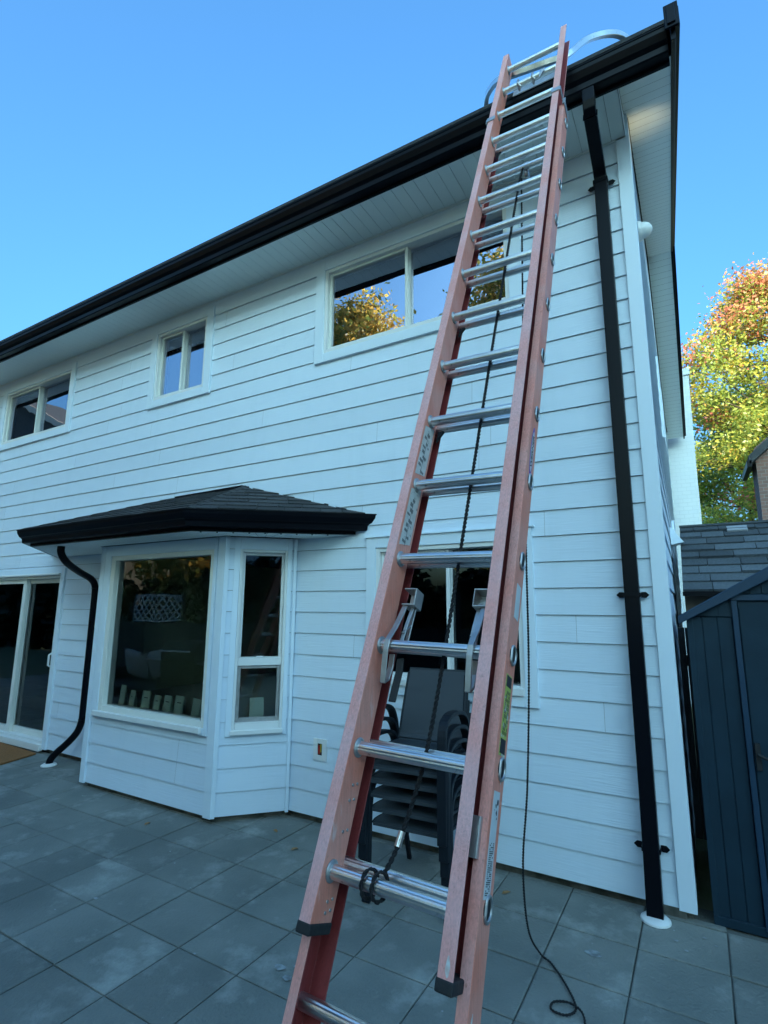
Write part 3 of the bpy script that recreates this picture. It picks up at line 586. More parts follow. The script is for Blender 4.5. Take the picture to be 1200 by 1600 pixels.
def shingles(A, Bp, T0, T1, name, m_, parent, course=.14, tab=(.16, .34), th=.007, hold=0):
    """tabs between the eave A-Bp and the top edge T0-T1 (3D points), as real lapped pieces"""
    A, Bp, T0, T1 = V(A), V(Bp), V(T0), V(T1); S = (Bp-A).normalized(); n = S.cross((T0-A) if (T0-A).length > .01 else (T1-A)).normalized()
    if n.z < 0: n = -n
    U = n.cross(S).normalized();
    if (T1-A).dot(U) < 0: U = -U
    Lh = (T0-A).dot(U); sA, sB = 0, (Bp-A).dot(S); s0, s1 = (T0-A).dot(S), (T1-A).dot(S); m2 = MB(); c = 0
    m2.face([A, Bp, T1, T0] if (T1-T0).length > .01 else [A, Bp, T1], 0, -1.0)
    rows_ = int(math.ceil(Lh/course))
    for r in range(rows_):
        ua, ub = r*course, min((r+1)*course, Lh)+(.0 if r == rows_-1 else .02)
        lo = lambda u: sA+(s0-sA)*min(u/Lh, 1); hi = lambda u: sB+(s1-sB)*min(u/Lh, 1)
        s = lo(ua)-random.uniform(0, tab[0])
        while s < hi(ua):
            e = s+random.uniform(*tab); a0, a1 = max(s, lo(ua)), min(e-.007, hi(ua)); b0, b1 = max(s, lo(ub)), min(e-.004, hi(ub))
            if a1-a0 > .004:
                if b1 < b0: b0 = b1 = (max(a0, lo(ub))+min(a1, hi(ub)))/2
                t = th*random.choice((1, 1, 1.6)); P = lambda s_, u_, h: A+S*s_+U*u_+n*h
                up = ua-random.uniform(0, .004); rr = random.random()
                v = [P(a0, up, t+.005), P(a1, up, t+.005), P(b1, ub, .003), P(b0, ub, .003), P(a0, up, .0), P(a1, up, .0)]
                m2.mesh(v, [(0, 1, 2, 3), (4, 5, 1, 0), (4, 0, 3), (5, 2, 1)], 0, rr)
            s = e
    return m2.build(name, m_, parent)
e3 = inset(E, .07); e3 = [p+V((0, 0, ZE+.008)) for p in e3]
shingles(e3[1], e3[2], APX[0], APX[1], 'bay_roof', M['shingle'], house, .13)
shingles(e3[2], e3[3], APX[1], APX[1]+V((.001, 0, 0)), 'bay_roof', M['shingle'], house, .13)
shingles(e3[0], e3[1], APX[0], APX[0]+V((.001, 0, 0)), 'bay_roof', M['shingle'], house, .13)
for a, b in ((e3[2], APX[1]), (e3[1], APX[0])):
    n = 9; mb = MB()
    for k in range(n):
        p, q_ = a.lerp(b, k/n), a.lerp(b, (k+1)/n+.03); t = (q_-p).normalized(); s = t.cross(V((0, 0, 1))).normalized()
        h = .020
        mb.mesh([p+V((0, 0, h)), p+s*.08+V((0, 0, -.006)), p-s*.08+V((0, 0, -.006)), q_+V((0, 0, h-.008)), q_+s*.08+V((0, 0, -.02)), q_-s*.08+V((0, 0, -.02)), p-V((0, 0, .02))], [(0, 1, 4, 3), (2, 0, 3, 5), (0, 2, 6, 1)], 0, random.random())
    mb.build('hip_cap', M['shingle'], house)
mb = MB(); mb.prism([(-4.73, 3.66, 2.775), (-3.75, 3.66, 2.792), (-3.75, 3.66, 2.812), (-4.73, 3.66, 2.795)], (0, .03, 0)); mb.build('roof_flashing', M['black'], house)
# little light string clips under bay eave
mb = MB(); qq = inset(E, .16)
for k in range(9):
    p = qq[2].lerp(qq[3], .05+k*.1)+V((0, 0, 2.236)); mb.disc(p, (0, 0, 1), .007, .008, 8)
mb.build('screw_heads', M['black'], house)

# ------------------------------------------------------------------ downspouts
def strap(mb, x, z, wd, y):
    hw = wd/2
    mb.box(x-hw-.004, x+hw+.004, y-.003, y, z-.012, z+.012); mb.box(x-hw-.006, x-hw-.002, y, 3.688, z-.012, z+.012); mb.box(x+hw+.002, x+hw+.006, y, 3.688, z-.012, z+.012)
    for s in (-1, 1):
        a = x+s*(hw+.003); pts = [(a, z-.016), (a+s*.012, z-.018), (a+s*.03, z-.018), (a+s*.048, z), (a+s*.03, z+.018), (a+s*.012, z+.018), (a, z+.016)]
        mb.prism([(p[0], 3.688, p[1]) for p in pts], (0, -.006, 0))
def sweep_rect(mb, pts, hx, hd):
    """rectangular pipe, width along X, swept in the Y-Z plane"""
    rings = []
    for k, p in enumerate(pts):
        p = V(p); a = V(pts[max(k-1, 0)]); b = V(pts[min(k+1, len(pts)-1)]); t = (b-a).normalized(); nn = V((1, 0, 0)).cross(t).normalized()
        rings.append([p+V((hx, 0, 0))+nn*hd, p-V((hx, 0, 0))+nn*hd, p-V((hx, 0, 0))-nn*hd, p+V((hx, 0, 0))-nn*hd])
    i0 = len(mb.v)
    for r in rings: mb.v += [tuple(x) for x in r]
    for k in range(len(rings)-1):
        for q_ in range(4):
            mb.f.append((i0+k*4+q_, i0+k*4+(q_+1) % 4, i0+k*4+4+(q_+1) % 4, i0+k*4+4+q_)); mb.m.append(0); mb.r.append(.5)
    mb.f.append((i0, i0+1, i0+2, i0+3)); mb.m.append(0); mb.r.append(.5); k = len(rings)*4-4; mb.f.append((i0+k, i0+k+1, i0+k+2, i0+k+3)); mb.m.append(0); mb.r.append(.5)
mb = MB(); X = -.352
sweep_rect(mb, [(X+.01, 3.205, 4.99), (X+.01, 3.205, 4.90), (X+.008, 3.215, 4.865), (X+.006, 3.25, 4.845)], .038, .030)
sweep_rect(mb, [(X+.006, 3.25, 4.848), (X+.001, 3.60, 4.73), (X, 3.645, 4.70), (X, 3.655, 4.66)], .0405, .030)
sweep_rect(mb, [(X, 3.655, 4.668), (X, 3.655, 2.4), (X, 3.655, .55), (X, 3.632, .25), (X, 3.600, -.03)], .0425, .031)
ds = mb.build('downspout', M['black'], house, bevel=.005, bseg=2); ds['label'] = 'tall black rectangular downspout at the house corner'
for z in (4.655, 1.73, .296):
    mb = MB(); strap(mb, X, z, .087, 3.655-.032); mb.build('strap', M['black'], ds, bevel=.001)
def collar(x, y, name='drain_collar'):
    mb = MB(); c = V((x, y, -.048)); mb.tube([c, c+V((0, 0, .010)), c+V((0, 0, .022)), c+V((0, 0, .026))], [.078, .076, .06, .045], 32); return mb.build(name, M['vinyl'], house, smooth=True)
collar(X, 3.60); 
# bay downspout: rounded pipe with two elbows
def smoothpath(P, n=6):
    P = [V(p) for p in P]; out = []
    for k in range(len(P)-1):
        p0, p1, p2, p3 = P[max(k-1, 0)], P[k], P[k+1], P[min(k+2, len(P)-1)]
        for j in range(n):
            t = j/n; out.append(.5*((2*p1)+(-p0+p2)*t+(2*p0-5*p1+4*p2-p3)*t*t+(-p0+3*p1-3*p2+p3)*t**3))
    out.append(P[-1]); return out
mb = MB(); path = smoothpath([(-5.60, 3.02, 2.27), (-5.60, 3.02, 2.18), (-5.66, 3.12, 2.09), (-5.80, 3.34, 2.01), (-5.90, 3.54, 1.945), (-5.93, 3.615, 1.87), (-5.93, 3.625, 1.75)], 6)
path += [(-5.93, 3.625, 1.2), (-5.93, 3.625, .7)]+smoothpath([(-5.93, 3.625, .42), (-5.95, 3.60, .30), (-6.03, 3.56, .19), (-6.13, 3.50, .08), (-6.17, 3.47, .02), (-6.18, 3.46, -.03)], 5)
mb.tube(path, .036, 14); ds2 = mb.build('downspout', M['black'], house, smooth=True); ds2['label'] = 'short black bay downspout with curved elbows'
for z in (1.84, .42):
    mb = MB(); mb.tube([(-5.93+.039*math.cos(t), 3.625+.039*math.sin(t), z) for t in [6.283*k/20 for k in range(20)]], .004, 6, closed=True); mb.box(-5.895, -5.855, 3.64, 3.69, z-.012, z+.012); mb.build('strap', M['black'], ds2)
collar(-6.18, 3.46)
# outlet box
mb = MB(); a0, a1, z0, z1 = -2.815, -2.685, .425, .590
trim4(mb, F, (a0, a1, z0, z1), (a0+.042, a1-.042, z0+.04, z1-.035), .0, .022); F.bx(mb, a0+.04, a1-.04, z0+.038, z1-.033, .0125, .0145, 1)
ob = mb.build('outlet_box', [M['vinyl'], M['ink']], house, bevel=.002); ob['label'] = 'white outlet box with open dark slot beside the bay'
mb = MB(); F.bx(mb, -2.766, -2.748, .475, .54, .015, .021); mb.build('red_wire', M['red'], ob)
mb = MB(); F.bx(mb, -2.745, -2.735, .49, .55, .015, .021); mb.build('yellow_wire', M['yellow'], ob)

# ================================================================== ladder
P0 = V((-0.89305, 1.26358, 0.95966)); U = V((0.01992, 0.37661, 0.92616)).normalized(); Wv = V((0.99980, -0.00654, -0.01884)).normalized(); Nn = V((-0.00104, 0.92635, -0.37666)).normalized(); RP = .305
def LP(k, w_, n_): return P0+U*(k*RP)+Wv*w_+Nn*n_
KB = -(P0.z+.05)/(U.z*RP)
lad = thing('extension_ladder', LP(KB, .17, .04), 'tall salmon-pink fibreglass extension ladder leaning up to the gutter', 'ladder')
WI = .343
def rail(prof, mids, k0, k1, mir, name, lab=None):
    pf = [((WI-a) if mir else a, b) for a, b in prof]
    if mir: pf = pf[::-1]; mids = [mids[(len(mids)-2-i) % len(mids)] for i in range(len(mids))]
    mb = MB(); nseg = 1
    mb.prism([LP(k0, a, b) for a, b in pf], U*((k1-k0)*RP), mids)
    r = mb.build(name, [M['frp_chalk'] if prof is flyp else M['frp'], M['frp_web'], M['frp_in']], lad, bevel=.0012)
    if lab: r['label'] = lab
    return r
flyp = [(0, -.042), (-.037, -.042), (-.037, -.037), (-.006, -.037), (-.006, .050), (-.037, .050), (-.037, .055), (0, .055)]
flym = [0, 0, 2, 2, 2, 0, 0, 1]
basp = [(-.057, .020), (-.028, .020), (-.028, .025), (-.051, .025), (-.051, .103), (0, .103), (0, .108), (-.057, .108)]
basm = [0, 2, 2, 2, 2, 2, 0, 1]
rail(flyp, flym, -.43, 15.5, False, 'rail', 'left rail of the upper fly section'); rail(flyp, flym, -.43, 15.5, True, 'rail', 'right rail of the upper fly section')
rail(basp, basm, KB+.15, 12.45, False, 'rail', 'left rail of the lower base section'); rb = rail(basp, basm, KB+.15, 12.45, True, 'rail', 'right rail of the lower base section with stickers')
def rung_mesh(w0, w1):
    mb = MB(); seg = 28; rings = []
    for q in range(seg):
        a = 2*math.pi*q/seg; r = .0185+(-.0012 if q % 4 == 0 else .0); rings.append((r*math.cos(a), r*math.sin(a)*.92 if math.sin(a) > 0 else r*math.sin(a)))
    A = [LP(0, w0, 0)+U*a+Nn*b for a, b in rings]; mb.prism(A, Wv*(w1-w0)); return mb
fr0 = rung_mesh(-.004, WI+.004).build('rung', M['alu'], lad)
cl = MB(); cl.tube([LP(0, t, 0) for t in (0.0002, .003, .006, .0085)], [.027, .0275, .0245, .0185], 24); c0 = cl.build('collar', M['alu_dull'], fr0, smooth=True)
cl = MB(); cl.tube([LP(0, WI-t, 0) for t in (0.0002, .003, .006, .0085)], [.027, .0275, .0245, .0185], 24); cl.build('collar', M['alu_dull'], fr0, smooth=True)
for k in range(1, 16):
    c = dup(fr0, lad); c.location = U*(k*RP)
br0 = rung_mesh(-.052, WI+.052).build('rung', M['alu'], lad)
for side in (0, 1):
    pl = MB(); wo_ = WI+.057 if side else -.057; s = 1 if side else -1; ring = []; seg = 26
    for q in range(seg):      # D shaped flared plug: raised ring around a hollow
        a = 2*math.pi*q/seg; ring.append((math.cos(a)*.0265, max(math.sin(a), -.72)*.0235))
    pl.tube([LP(0, wo_+s*.003, 0)+U*x+Nn*y for x, y in ring], .0042, 8, closed=True)
    pl.tube([LP(0, wo_+s*t, 0) for t in (.0, .001)], [.024, .024], 20, mi=1)
    pl.build('rung_end', [M['alu_dull'], M['rubber']], br0, smooth=True)
base_off = U*.018+Nn*.072; br0.location = base_off+U*(-3*RP)
for k in range(-2, 13):
    c = dup(br0, lad); c.location = base_off+U*(k*RP)
# rubber caps at the foot of the fly section
for s in (0, 1):
    mb = MB(); w0 = -.040 if s == 0 else WI-.003; w1 = .003 if s == 0 else WI+.040
    mb.prism([LP(-.455, w0, -.044), LP(-.455, w1, -.044), LP(-.455, w1, .057), LP(-.455, w0, .057)], U*(.026)); mb.build('rubber_cap', M['rubber'], lad, bevel=.004, bseg=2)
    mb = MB(); mb.prism([LP(-.45, w0+.008, .0665), LP(-.45, w1-.008, .0665), LP(-.45, w1-.008, .10), LP(-.45, w0+.008, .10)], U*(.16)); mb.build('guide_block', M['rubber'], lad, bevel=.004) if s == 1 else None
# feet
for s in (0, 1):
    wc = -.03 if s == 0 else WI+.03; c = LP(KB, wc, .064); mb = MB(); mb.box(c.x-.05, c.x+.05, c.y-.07, c.y+.07, -.048, -.03); mb.build('foot_pad', M['rubber'], lad, bevel=.004)
    mb = MB(); mb.prism([LP(KB+.05, wc-.03, .03), LP(KB+.05, wc+.03, .03), LP(KB+.05, wc+.03, .10), LP(KB+.05, wc-.03, .10)], U*.10); mb.build('foot_bracket', M['alu_dull'], lad, bevel=.002)
# guide brackets
mb = MB(); mb.prism([LP(12.35, WI+.058, .012), LP(12.35, WI+.062, .012), LP(12.35, WI+.062, .112), LP(12.35, WI+.058, .112)], U*.05)
mb.obox(LP(12.62, WI+.018, -.046), Wv*.024, Nn*.003, U*.02); mb.obox(LP(12.6, WI+.045, -.02), Wv*.003, Nn*.028, U*.022); mb.obox(LP(12.5, WI+.055, .012), Wv*.008, Nn*.003, U*.028); mb.build('guide_bracket', M['alu_dull'], lad, bevel=.001)
mb = MB(); mb.obox(LP(12.62, -.018, -.046), Wv*.024, Nn*.003, U*.02); mb.obox(LP(12.6, -.045, -.01), Wv*.003, Nn*.036, U*.02); mb.build('guide_bracket', M['alu_dull'], lad, bevel=.001)
mb = MB(); mb.obox(LP(.52, WI+.030, .006), Wv*.011, Nn*.004, U*.045); mb.obox(LP(.52, WI+.040, .014), Wv*.0015, Nn*.008, U*.045); mb.build('guide_bracket', M['alu_dull'], lad, bevel=.001)
# rung locks on rung 2
def lock(w0, s, name='rung_lock'):
    mb = MB(); k = 2
    def bar(pts, wa, th=.0035, wd=.008):
        mb.tube([LP(k, wa, 0)+U*a+Nn*b for a, b in pts], .01, flat=(th, wd), up=Wv)
    # front strap wraps the rung and runs up to the head
    bar([(-.115, .000), (-.07, -.012), (-.02, -.024), (.01, -.025), (.06, .004), (.16, .045)], w0, .009, .003)
    bar([(-.115, .000), (-.10, .02), (-.06, .028), (-.02, .022)], w0, .009, .003)
    bar([(.0, .02), (.08, .035), (.17, .06)], w0+s*.022, .006, .003); bar([(.0, .055), (.08, .062), (.17, .07)], w0+s*.022, .006, .003)
    bar([(.05, .02), (.09, .062)], w0+s*.022, .004, .003)
    # head: open box hook
    for a0, a1, b0, b1 in ((.150, .155, .03, .085), (.205, .210, .03, .085), (.150, .21, .083, .088)):
        c = LP(k, w0+s*.012, 0)+U*((a0+a1)/2)+Nn*((b0+b1)/2); mb.obox(c, Wv*.022, U*((a1-a0)/2), Nn*((b1-b0)/2))
    c = LP(k, w0+s*.012, 0)+U*.18+Nn*.058; mb.obox(c+Wv*s*.0225, Wv*.002, U*.03, Nn*.028)
    return mb.build(name, M['alu_dull'], lad, bevel=.001)
l1 = lock(.034, 1); l2 = lock(WI-.034, -1)
mb = MB(); mb.tube([LP(2, .062, .03)+U*(-.03), LP(2, .066, .03)+U*(-.07), LP(2, .070, .02)+U*(-.10), LP(2, .070, .015)+U*(-.165)], .01, flat=(.012, .004), up=Wv); mb.build('flipper', M['rubber'], l1, bevel=.002)
# black lock springs seen at some rungs
for k in (5, 7, 12): 
    mb = MB(); mb.prism([LP(k, .004, .066)+U*.012, LP(k, .030, .066)+U*.0, LP(k, .004, .066)-U*.05], Nn*.01); mb.build('rubber_stop', M['rubber'], lad)
# stickers
def sticker(k0, k1, n0, n1, wq, s, m_, name, lab, skew=0, th=.0009, parent=lad):
    mb = MB(); w0 = wq; P_ = [LP(k0, w0, n0), LP(k0+skew, w0, n1), LP(k1+skew, w0, n1), LP(k1, w0, n0)]
    mb.prism(P_, Wv*(s*th)); o_ = mb.build(name, m_, parent); o_['label'] = lab; return o_
stU = sticker(4.12, 4.86, -.030, .040, .0002, 1, M['label_grey'], 'sticker', 'grey worn instruction sticker, upper of two on left rail', skew=.10)
stL = sticker(3.14, 3.90, -.030, .040, .0002, 1, M['label_grey'], 'sticker', 'grey torn instruction sticker, lower of two on left rail', skew=.10)
for k0, par in ((4.16, stU), (3.16, stL)):
    mb = MB(); mb.obox(LP(k0+.34, .0013, .004), U*.10, Nn*.0012, Wv*.0001)
    for q in range(9):
        mb.obox(LP(k0+.06+q*.07, .0014, random.uniform(-.015, .02)), U*.006*random.uniform(.6, 1.3), Nn*random.uniform(.006, .014), Wv*.0003)
    mb.build('printed_marks', M['printgrey'], par)
WO = WI+.0572
sticker(2.42, 2.78, .050, .090, WO, 1, M['label_white'], 'sticker', 'small blank white sticker on right rail')
sy = sticker(1.16, 1.86, .040, .088, WO, 1, M['label_yellow'], 'sticker', 'yellow-green warning sticker with black ends')
for a, b in ((1.18, 1.30), (1.75, 1.85)):
    mb = MB(); mb.prism([LP(a, WO+.001, .043), LP(a, WO+.001, .085), LP(b, WO+.001, .085), LP(b, WO+.001, .043)], Wv*.0005); mb.build('black_panel', M['ink'], sy)
mb = MB()
for r_ in range(5):
    for q in range(11):
        if random.random() < .8: mb.obox(LP(1.35+q*.035, WO+.0012, .050+r_*.008), U*(.0045), Nn*.0016, Wv*.0002)
mb.build('printed_lines', M['ink'], sy)
sw_ = sticker(.12, .88, .036, .082, WO, 1, M['label_white'], 'sticker', 'long white specification sticker near the bottom')
mb = MB()
for r_ in range(4):
    for q in range(26):
        if random.random() < .82: mb.obox(LP(.15+q*.014, WO+.0012, .046+r_*.008), U*(.0013), Nn*random.uniform(.0018, .0034), Wv*.0002)
mb.build('printed_lines', M['ink'], sw_); mb = MB()
for cx, cn, rr in ((.80, .070, .008), (.77, .060, .006), (.72, .067, .007), (.68, .072, .004), (.74, .05, .002)):
    mb.face([LP(cx, WO+.0012, cn)+(U*math.cos(6.28*q/10)+Nn*math.sin(6.28*q/10))*rr*random.uniform(.5, 1.1) for q in range(10)])
mb.build('torn_marks', M['ink'], sw_)
# maker's logo: white lozenge with blue points and dark lettering
mb = MB(); kc, nc = 4.47, .064; L2, hw = .108, .017
def oval(mb, sc, h, mi, L_=L2, a0=None):
    pts = []; n = 28
    for q in range(n):
        t = 2*math.pi*q/n; pts.append(LP(kc, WO+h, nc)+U*(L_*sc*math.cos(t))+Nn*(hw*sc*(abs(math.sin(t))**1.2)*(1 if math.sin(t) > 0 else -1)))
    mb.prism(pts, Wv*.0005, mi=mi)
oval(mb, 1.0, 0.0002, 0); oval(mb, .80, .0010, 1, L2*1.02)
lg = mb.build('logo', [M['blue'], M['label_white']], lad); lg['label'] = 'oval maker logo with blue points on right rail'
cu = bpy.data.curves.new('logo_text', 'FONT'); cu.body = 'WERNER'; cu.size = .036; cu.align_x = 'CENTER'; cu.align_y = 'CENTER'; cu.extrude = .0002; cu.offset = .0009
to = bpy.data.objects.new('logo_text_tmp', cu); COL.objects.link(to)
me = bpy.data.meshes.new_from_object(to); bpy.data.objects.remove(to)
tx = bpy.data.objects.new('logo_lettering', me); COL.objects.link(tx); tx.parent = lg; me.materials.clear(); me.materials.append(M['ink'])
# reads upwards along the rail, facing outward (+W)
Xa = U; Za = Wv; Ya = Za.cross(Xa)
Rm = Matrix((Xa, Ya, Za)).transposed(); offs = V(lad['_o'])
me.transform(Matrix.Translation(LP(kc, WO+.0018, nc)-offs) @ Rm.to_4x4() @ Matrix.Diagonal((.95, .62, 1, 1)))
# rivets on the left web
for k in (.55, .68, .30, -.22, -.30):
    for dn in (.0, .018):
        mb = MB(); mb.disc(LP(k+dn, .0, .012+dn*1.2), Wv, .0042, .003, 10); mb.build('rivet', M['alu_dull'], lad)
# scuffs and dried paint on the rails
for kk, wq, nq, ln, wd, s_ in ((-.62, WI+.0575, .045, .030, .007, 1), (-.80, WI+.0575, .060, .020, .010, 1), (-.72, WI+.0575, .078, .012, .006, 1), (.97, WI+.0575, .080, .010, .004, 1)):
    mb = MB(); n = 12
    mb.face([LP(kk, wq, nq)+U*(ln*math.cos(6.283*q/n)*random.uniform(.55, 1.1))+Nn*(wd*math.sin(6.283*q/n)*random.uniform(.5, 1.1)) for q in range(n)]); mb.build('paint_scuff', M['scuff'], rb)
mb = MB(); n = 12; mb.face([LP(-.30, WI+.022, -.0424)+U*(.020*math.cos(6.283*q/n)*random.uniform(.6, 1.1))+Wv*(.006*math.sin(6.283*q/n)*random.uniform(.6, 1.1)) for q in range(n)]); mb.build('paint_drip', M['scuff'], lad)
# stabiliser
mb = MB(); ctr = [(-.913, 3.12, 5.349), (-.449, 3.12, 5.254)]
sx = [(-1.19, 3.75, 5.30), (-1.16, 3.60, 5.52), (-1.10, 3.42, 5.53), (-1.02, 3.25, 5.42), (-.913, 3.13, 5.33), (-.80, 3.11, 5.29), (-.68, 3.11, 5.27), (-.56, 3.11, 5.25), (-.449, 3.13, 5.255), (-.34, 3.25, 5.44), (-.209, 3.38, 5.555), (-.117, 3.50, 5.60), (-.06, 3.62, 5.56), (-.03, 3.76, 5.32)]
mb.tube(smoothpath(sx, 5), .016, flat=(.018, .018)); st = mb.build('stabiliser_bar', M['alu'], lad, bevel=.003)
mb = MB()
mb.obox(LP(14.45, .17, .075), Wv*.14, Nn*.003, U*.055); 
for w_ in (.10, .19): mb.tube([LP(14.0, w_, -.028), LP(14.0, w_+.004, -.028)+U*(-.045), LP(14.0, w_+.02, -.01)+U*(-.06)], .006, 8); mb.obox(LP(14.0, w_, .0), Wv*.006, Nn*.026, U*.024)
mb.prism([LP(13.98, .24, -.03), LP(13.98, .27, -.03), LP(13.70, .235, -.02)], Nn*.006)
mb.build('stabiliser_clamp', M['alu_dull'], st, bevel=.001)
# hoist rope (two twisted strands) and its ferrule
def rope(path, r, pitch, name, parent, m_=None):
    P = smoothpath(path, 8); d = [0]
    for a, b in zip(P[:-1], P[1:]): d.append(d[-1]+(b-a).length)
    tot = d[-1]; n = int(tot/(pitch/6)); pts = []; j = 0
    for q in range(n+1):
        s = tot*q/n
        while j < len(d)-2 and d[j+1] < s: j += 1
        t = (s-d[j])/max(d[j+1]-d[j], 1e-6); pts.append((P[j].lerp(P[j+1], t), (P[j+1]-P[j]).normalized(), s))
    mb = MB(); a = V((1, 0, 0))
    for ph in (0, math.pi):
        L_ = []
        for p, t, s in pts:
            a_ = (a-t*a.dot(t))
            if a_.length < .1: a_ = V((0, 1, 0))-t*t.y
            a_.normalize(); b_ = t.cross(a_); an = ph+s/pitch*2*math.pi; L_.append(p+(a_*math.cos(an)+b_*math.sin(an))*r*.55)
        mb.tube(L_, r*.68, 6)
    return mb.build(name, m_ or M['rope'], parent, smooth=True, sharp=80)
hoist = rope([LP(.085, .140, .024), LP(.16, .148, .030), LP(.35, .158, .045), LP(1, .190, .048), LP(2, .198, .048), LP(4, .195, .048), LP(7, .190, .048), LP(10.6, .185, .060), LP(11.1, .20, .082)], .0058, .034, 'hoist_rope', lad)
loop = []
for q in range(17):
    t = 2*math.pi*q/16; loop.append(LP(0, .118+.010*math.sin(t), 0)+(U*math.cos(t)*1.35+Nn*math.sin(t))*.0235)
rope(loop, .0048, .05, 'rope_loop', hoist)
rope([p+Wv*.030 for p in loop], .0048, .05, 'rope_loop', hoist)
mb = MB(); mb.tube([LP(.30, .1565, .043), LP(.42, .1605, .046)], .0095, 12); mb.build('ferrule', M['alu'], hoist, smooth=True)
mb = MB(); mb.tube([LP(10.98, .195+q*.006, .10) for q in range(4)], [.024, .019, .019, .024], 18); mb.obox(LP(11.12, .2, .083), Wv*.012, Nn*.012, U*.035); mb.build('pulley', M['alu_dull'], lad, smooth=True)
# loose cord from the pulley to the patio
rope([(-.656, 2.62, 4.01), (-.678, 2.62, 3.295), (-.705, 2.63, 2.5), (-.717, 2.62, 1.894), (-.733, 2.64, 1.342), (-.768, 2.66, .817), (-.814, 2.70, .465), (-.826, 2.78, .16), (-.812, 2.92, -.012), (-.76, 2.92, -.038), (-.665, 2.80, -.039), (-.60, 2.68, -.039), (-.625, 2.615, -.039), (-.687, 2.614, -.039), (-.69, 2.665, -.039), (-.63, 2.69, -.036), (-.57, 2.65, -.029), (-.545, 2.58, -.038), (-.53, 2.45, -.039), (-.6, 2.2, -.039)], .0046, .028, 'trailing_cord', lad)

# ================================================================== stacked patio chairs
def make_chair():
    c = thing('patio_chair', (0, 0, 0), '', 'chair', 'stacked patio chairs')
    hw = .255
    for s in (-1, 1):
        x = s*hw
        mb = MB(); mb.tube(smoothpath([(x, -.29, 0), (x, -.285, .30), (x, -.27, .56), (x, -.20, .645), (x, -.05, .655), (x, .10, .62), (x, .17, .53), (x, .19, .43)], 5), .014, flat=(.027, .011), up=(1, 0, 0))
        mb.build('leg_and_armrest', M['chair'], c, bevel=.003)
        mb = MB(); mb.tube([(s*(hw-.02), .12, .41), (s*(hw-.01), .24, .22), (s*hw, .33, 0)], .014, 8, flat=(.014, .012), up=(1, 0, 0)); mb.build('leg', M['chair'], c, bevel=.003)
    for s in (-1, 1):
        x = s*(hw-.03)
        mb = MB(); mb.tube(smoothpath([(x, -.26, .425), (x, -.20, .43), (x, .10, .405), (x, .19, .43), (x*.97, .25, .60), (x*.93, .33, .83)], 5), .012, 8); mb.build('side_rail', M['chair'], c, smooth=True)
    x = hw-.03
    P = smoothpath([(0, -.265, .420), (0, -.22, .437), (0, .10, .412), (0, .185, .43), (0, .245, .60), (0, .335, .855)], 6)
    mb = MB()
    cut = next(i_ for i_, p in enumerate(P) if p.y > .17)
    for rng, nm in ((P[:cut+1], 'seat_sling'), (P[cut:], 'back_sling')):
        mb = MB()
        for a, b in zip(rng[:-1], rng[1:]):
            t = V((0, 0, .006)); xa = x+(0 if a.z < .45 else -.02*(a.z-.45)/.4); xb = x+(0 if b.z < .45 else -.02*(b.z-.45)/.4)
            nrm = V((0, -(b-a).z, (b-a).y)).normalized()*.004
            for sg in (1, -1): mb.face([V((-xa, a.y, a.z))+nrm*sg, V((xa, a.y, a.z))+nrm*sg, V((xb, b.y, b.z))+nrm*sg, V((-xb, b.y, b.z))+nrm*sg])
        for e, nx in ((rng[0], rng[1]), (rng[-1], rng[-2])): mb.obox((0, e.y, e.z), (x*(1 if e.z < .5 else .91), 0, 0), (0, .006, 0), (0, 0, .008))
        mb.build(nm, M['mesh_sling'], c, smooth=True)
    mb = MB(); mb.tube([(-hw, .13, .40), (hw, .13, .40)], .011, 8); mb.build('crossbar', M['chair'], c, smooth=True)
    return c
ch = make_chair(); labs = ['bottom chair of the dark stack behind the ladder', 'second chair up in the dark patio chair stack', 'third chair up in the dark patio chair stack', 'third chair from the top of the dark stack', 'dark patio chair directly under the topmost one', 'topmost dark sling patio chair showing its grey back']
for k in range(6):
    c = ch if k == 0 else dup(ch)
    c.location = (-1.585-.002*k, 3.24-.012*k, -.048+.082*k); c.rotation_euler = (0, 0, math.radians(4+random.uniform(-.6, .6))); c['label'] = labs[k]

# ================================================================== doormat
mb = MB(); a = V((-6.75, 3.62, -.047)); ux = V((-1, .04, 0)).normalized(); uy = V((.30, -1, 0)).normalized(); c = a+ux*.5+uy*.3
mb.obox(c+V((0, 0, .008)), ux*.5, uy*.3, V((0, 0, .009))); tag(mb.build('doormat', M['mat'], bevel=.004), 'brown coir doormat at the foot of the sliding door', 'doormat')

# ================================================================== dark garden shed
SY = 3.74; shed = thing('garden_shed', (.76, SY, -.05), 'dark slate plastic garden shed with gable roof at the right edge', 'shed')
FH = Fr((0, SY, 0), (1, 0, 0), (0, -1, 0)); SX0, SX1 = -.07, 1.60; xc = .765
def shz(x): return 1.60+.60*((x-(-.11)) if x < xc else (1.64-x))-.0
mb = MB()
for a, b in ((SX0, .16), (.98, SX1)):
    n = 3 if a < 0 else 6; ww = (b-a)/n
    for k in range(n): FH.bx(mb, a+k*ww+.003, a+(k+1)*ww-.003, -.03, 1.60, -.02, .0); 
    FH.bx(mb, a, b, -.03, 1.60, -.03, -.006)
FH.bx(mb, SX0-.003, SX0+.03, -.03, 1.60, -.03, .008); FH.bx(mb, SX0-.003, 1.6, -.05, -.005, -.03, .012)
mb.box(SX0, SX0+.02, SY+.03, SY+1.1, -.03, 1.60); mb.box(SX1-.02, SX1, SY+.03, SY+1.1, -.03, 1.6); mb.box(SX0, SX1, SY+1.08, SY+1.1, -.03, 1.6)
mb.build('wall', M['shed'], shed, bevel=.002)
mb = MB(); x = SX0
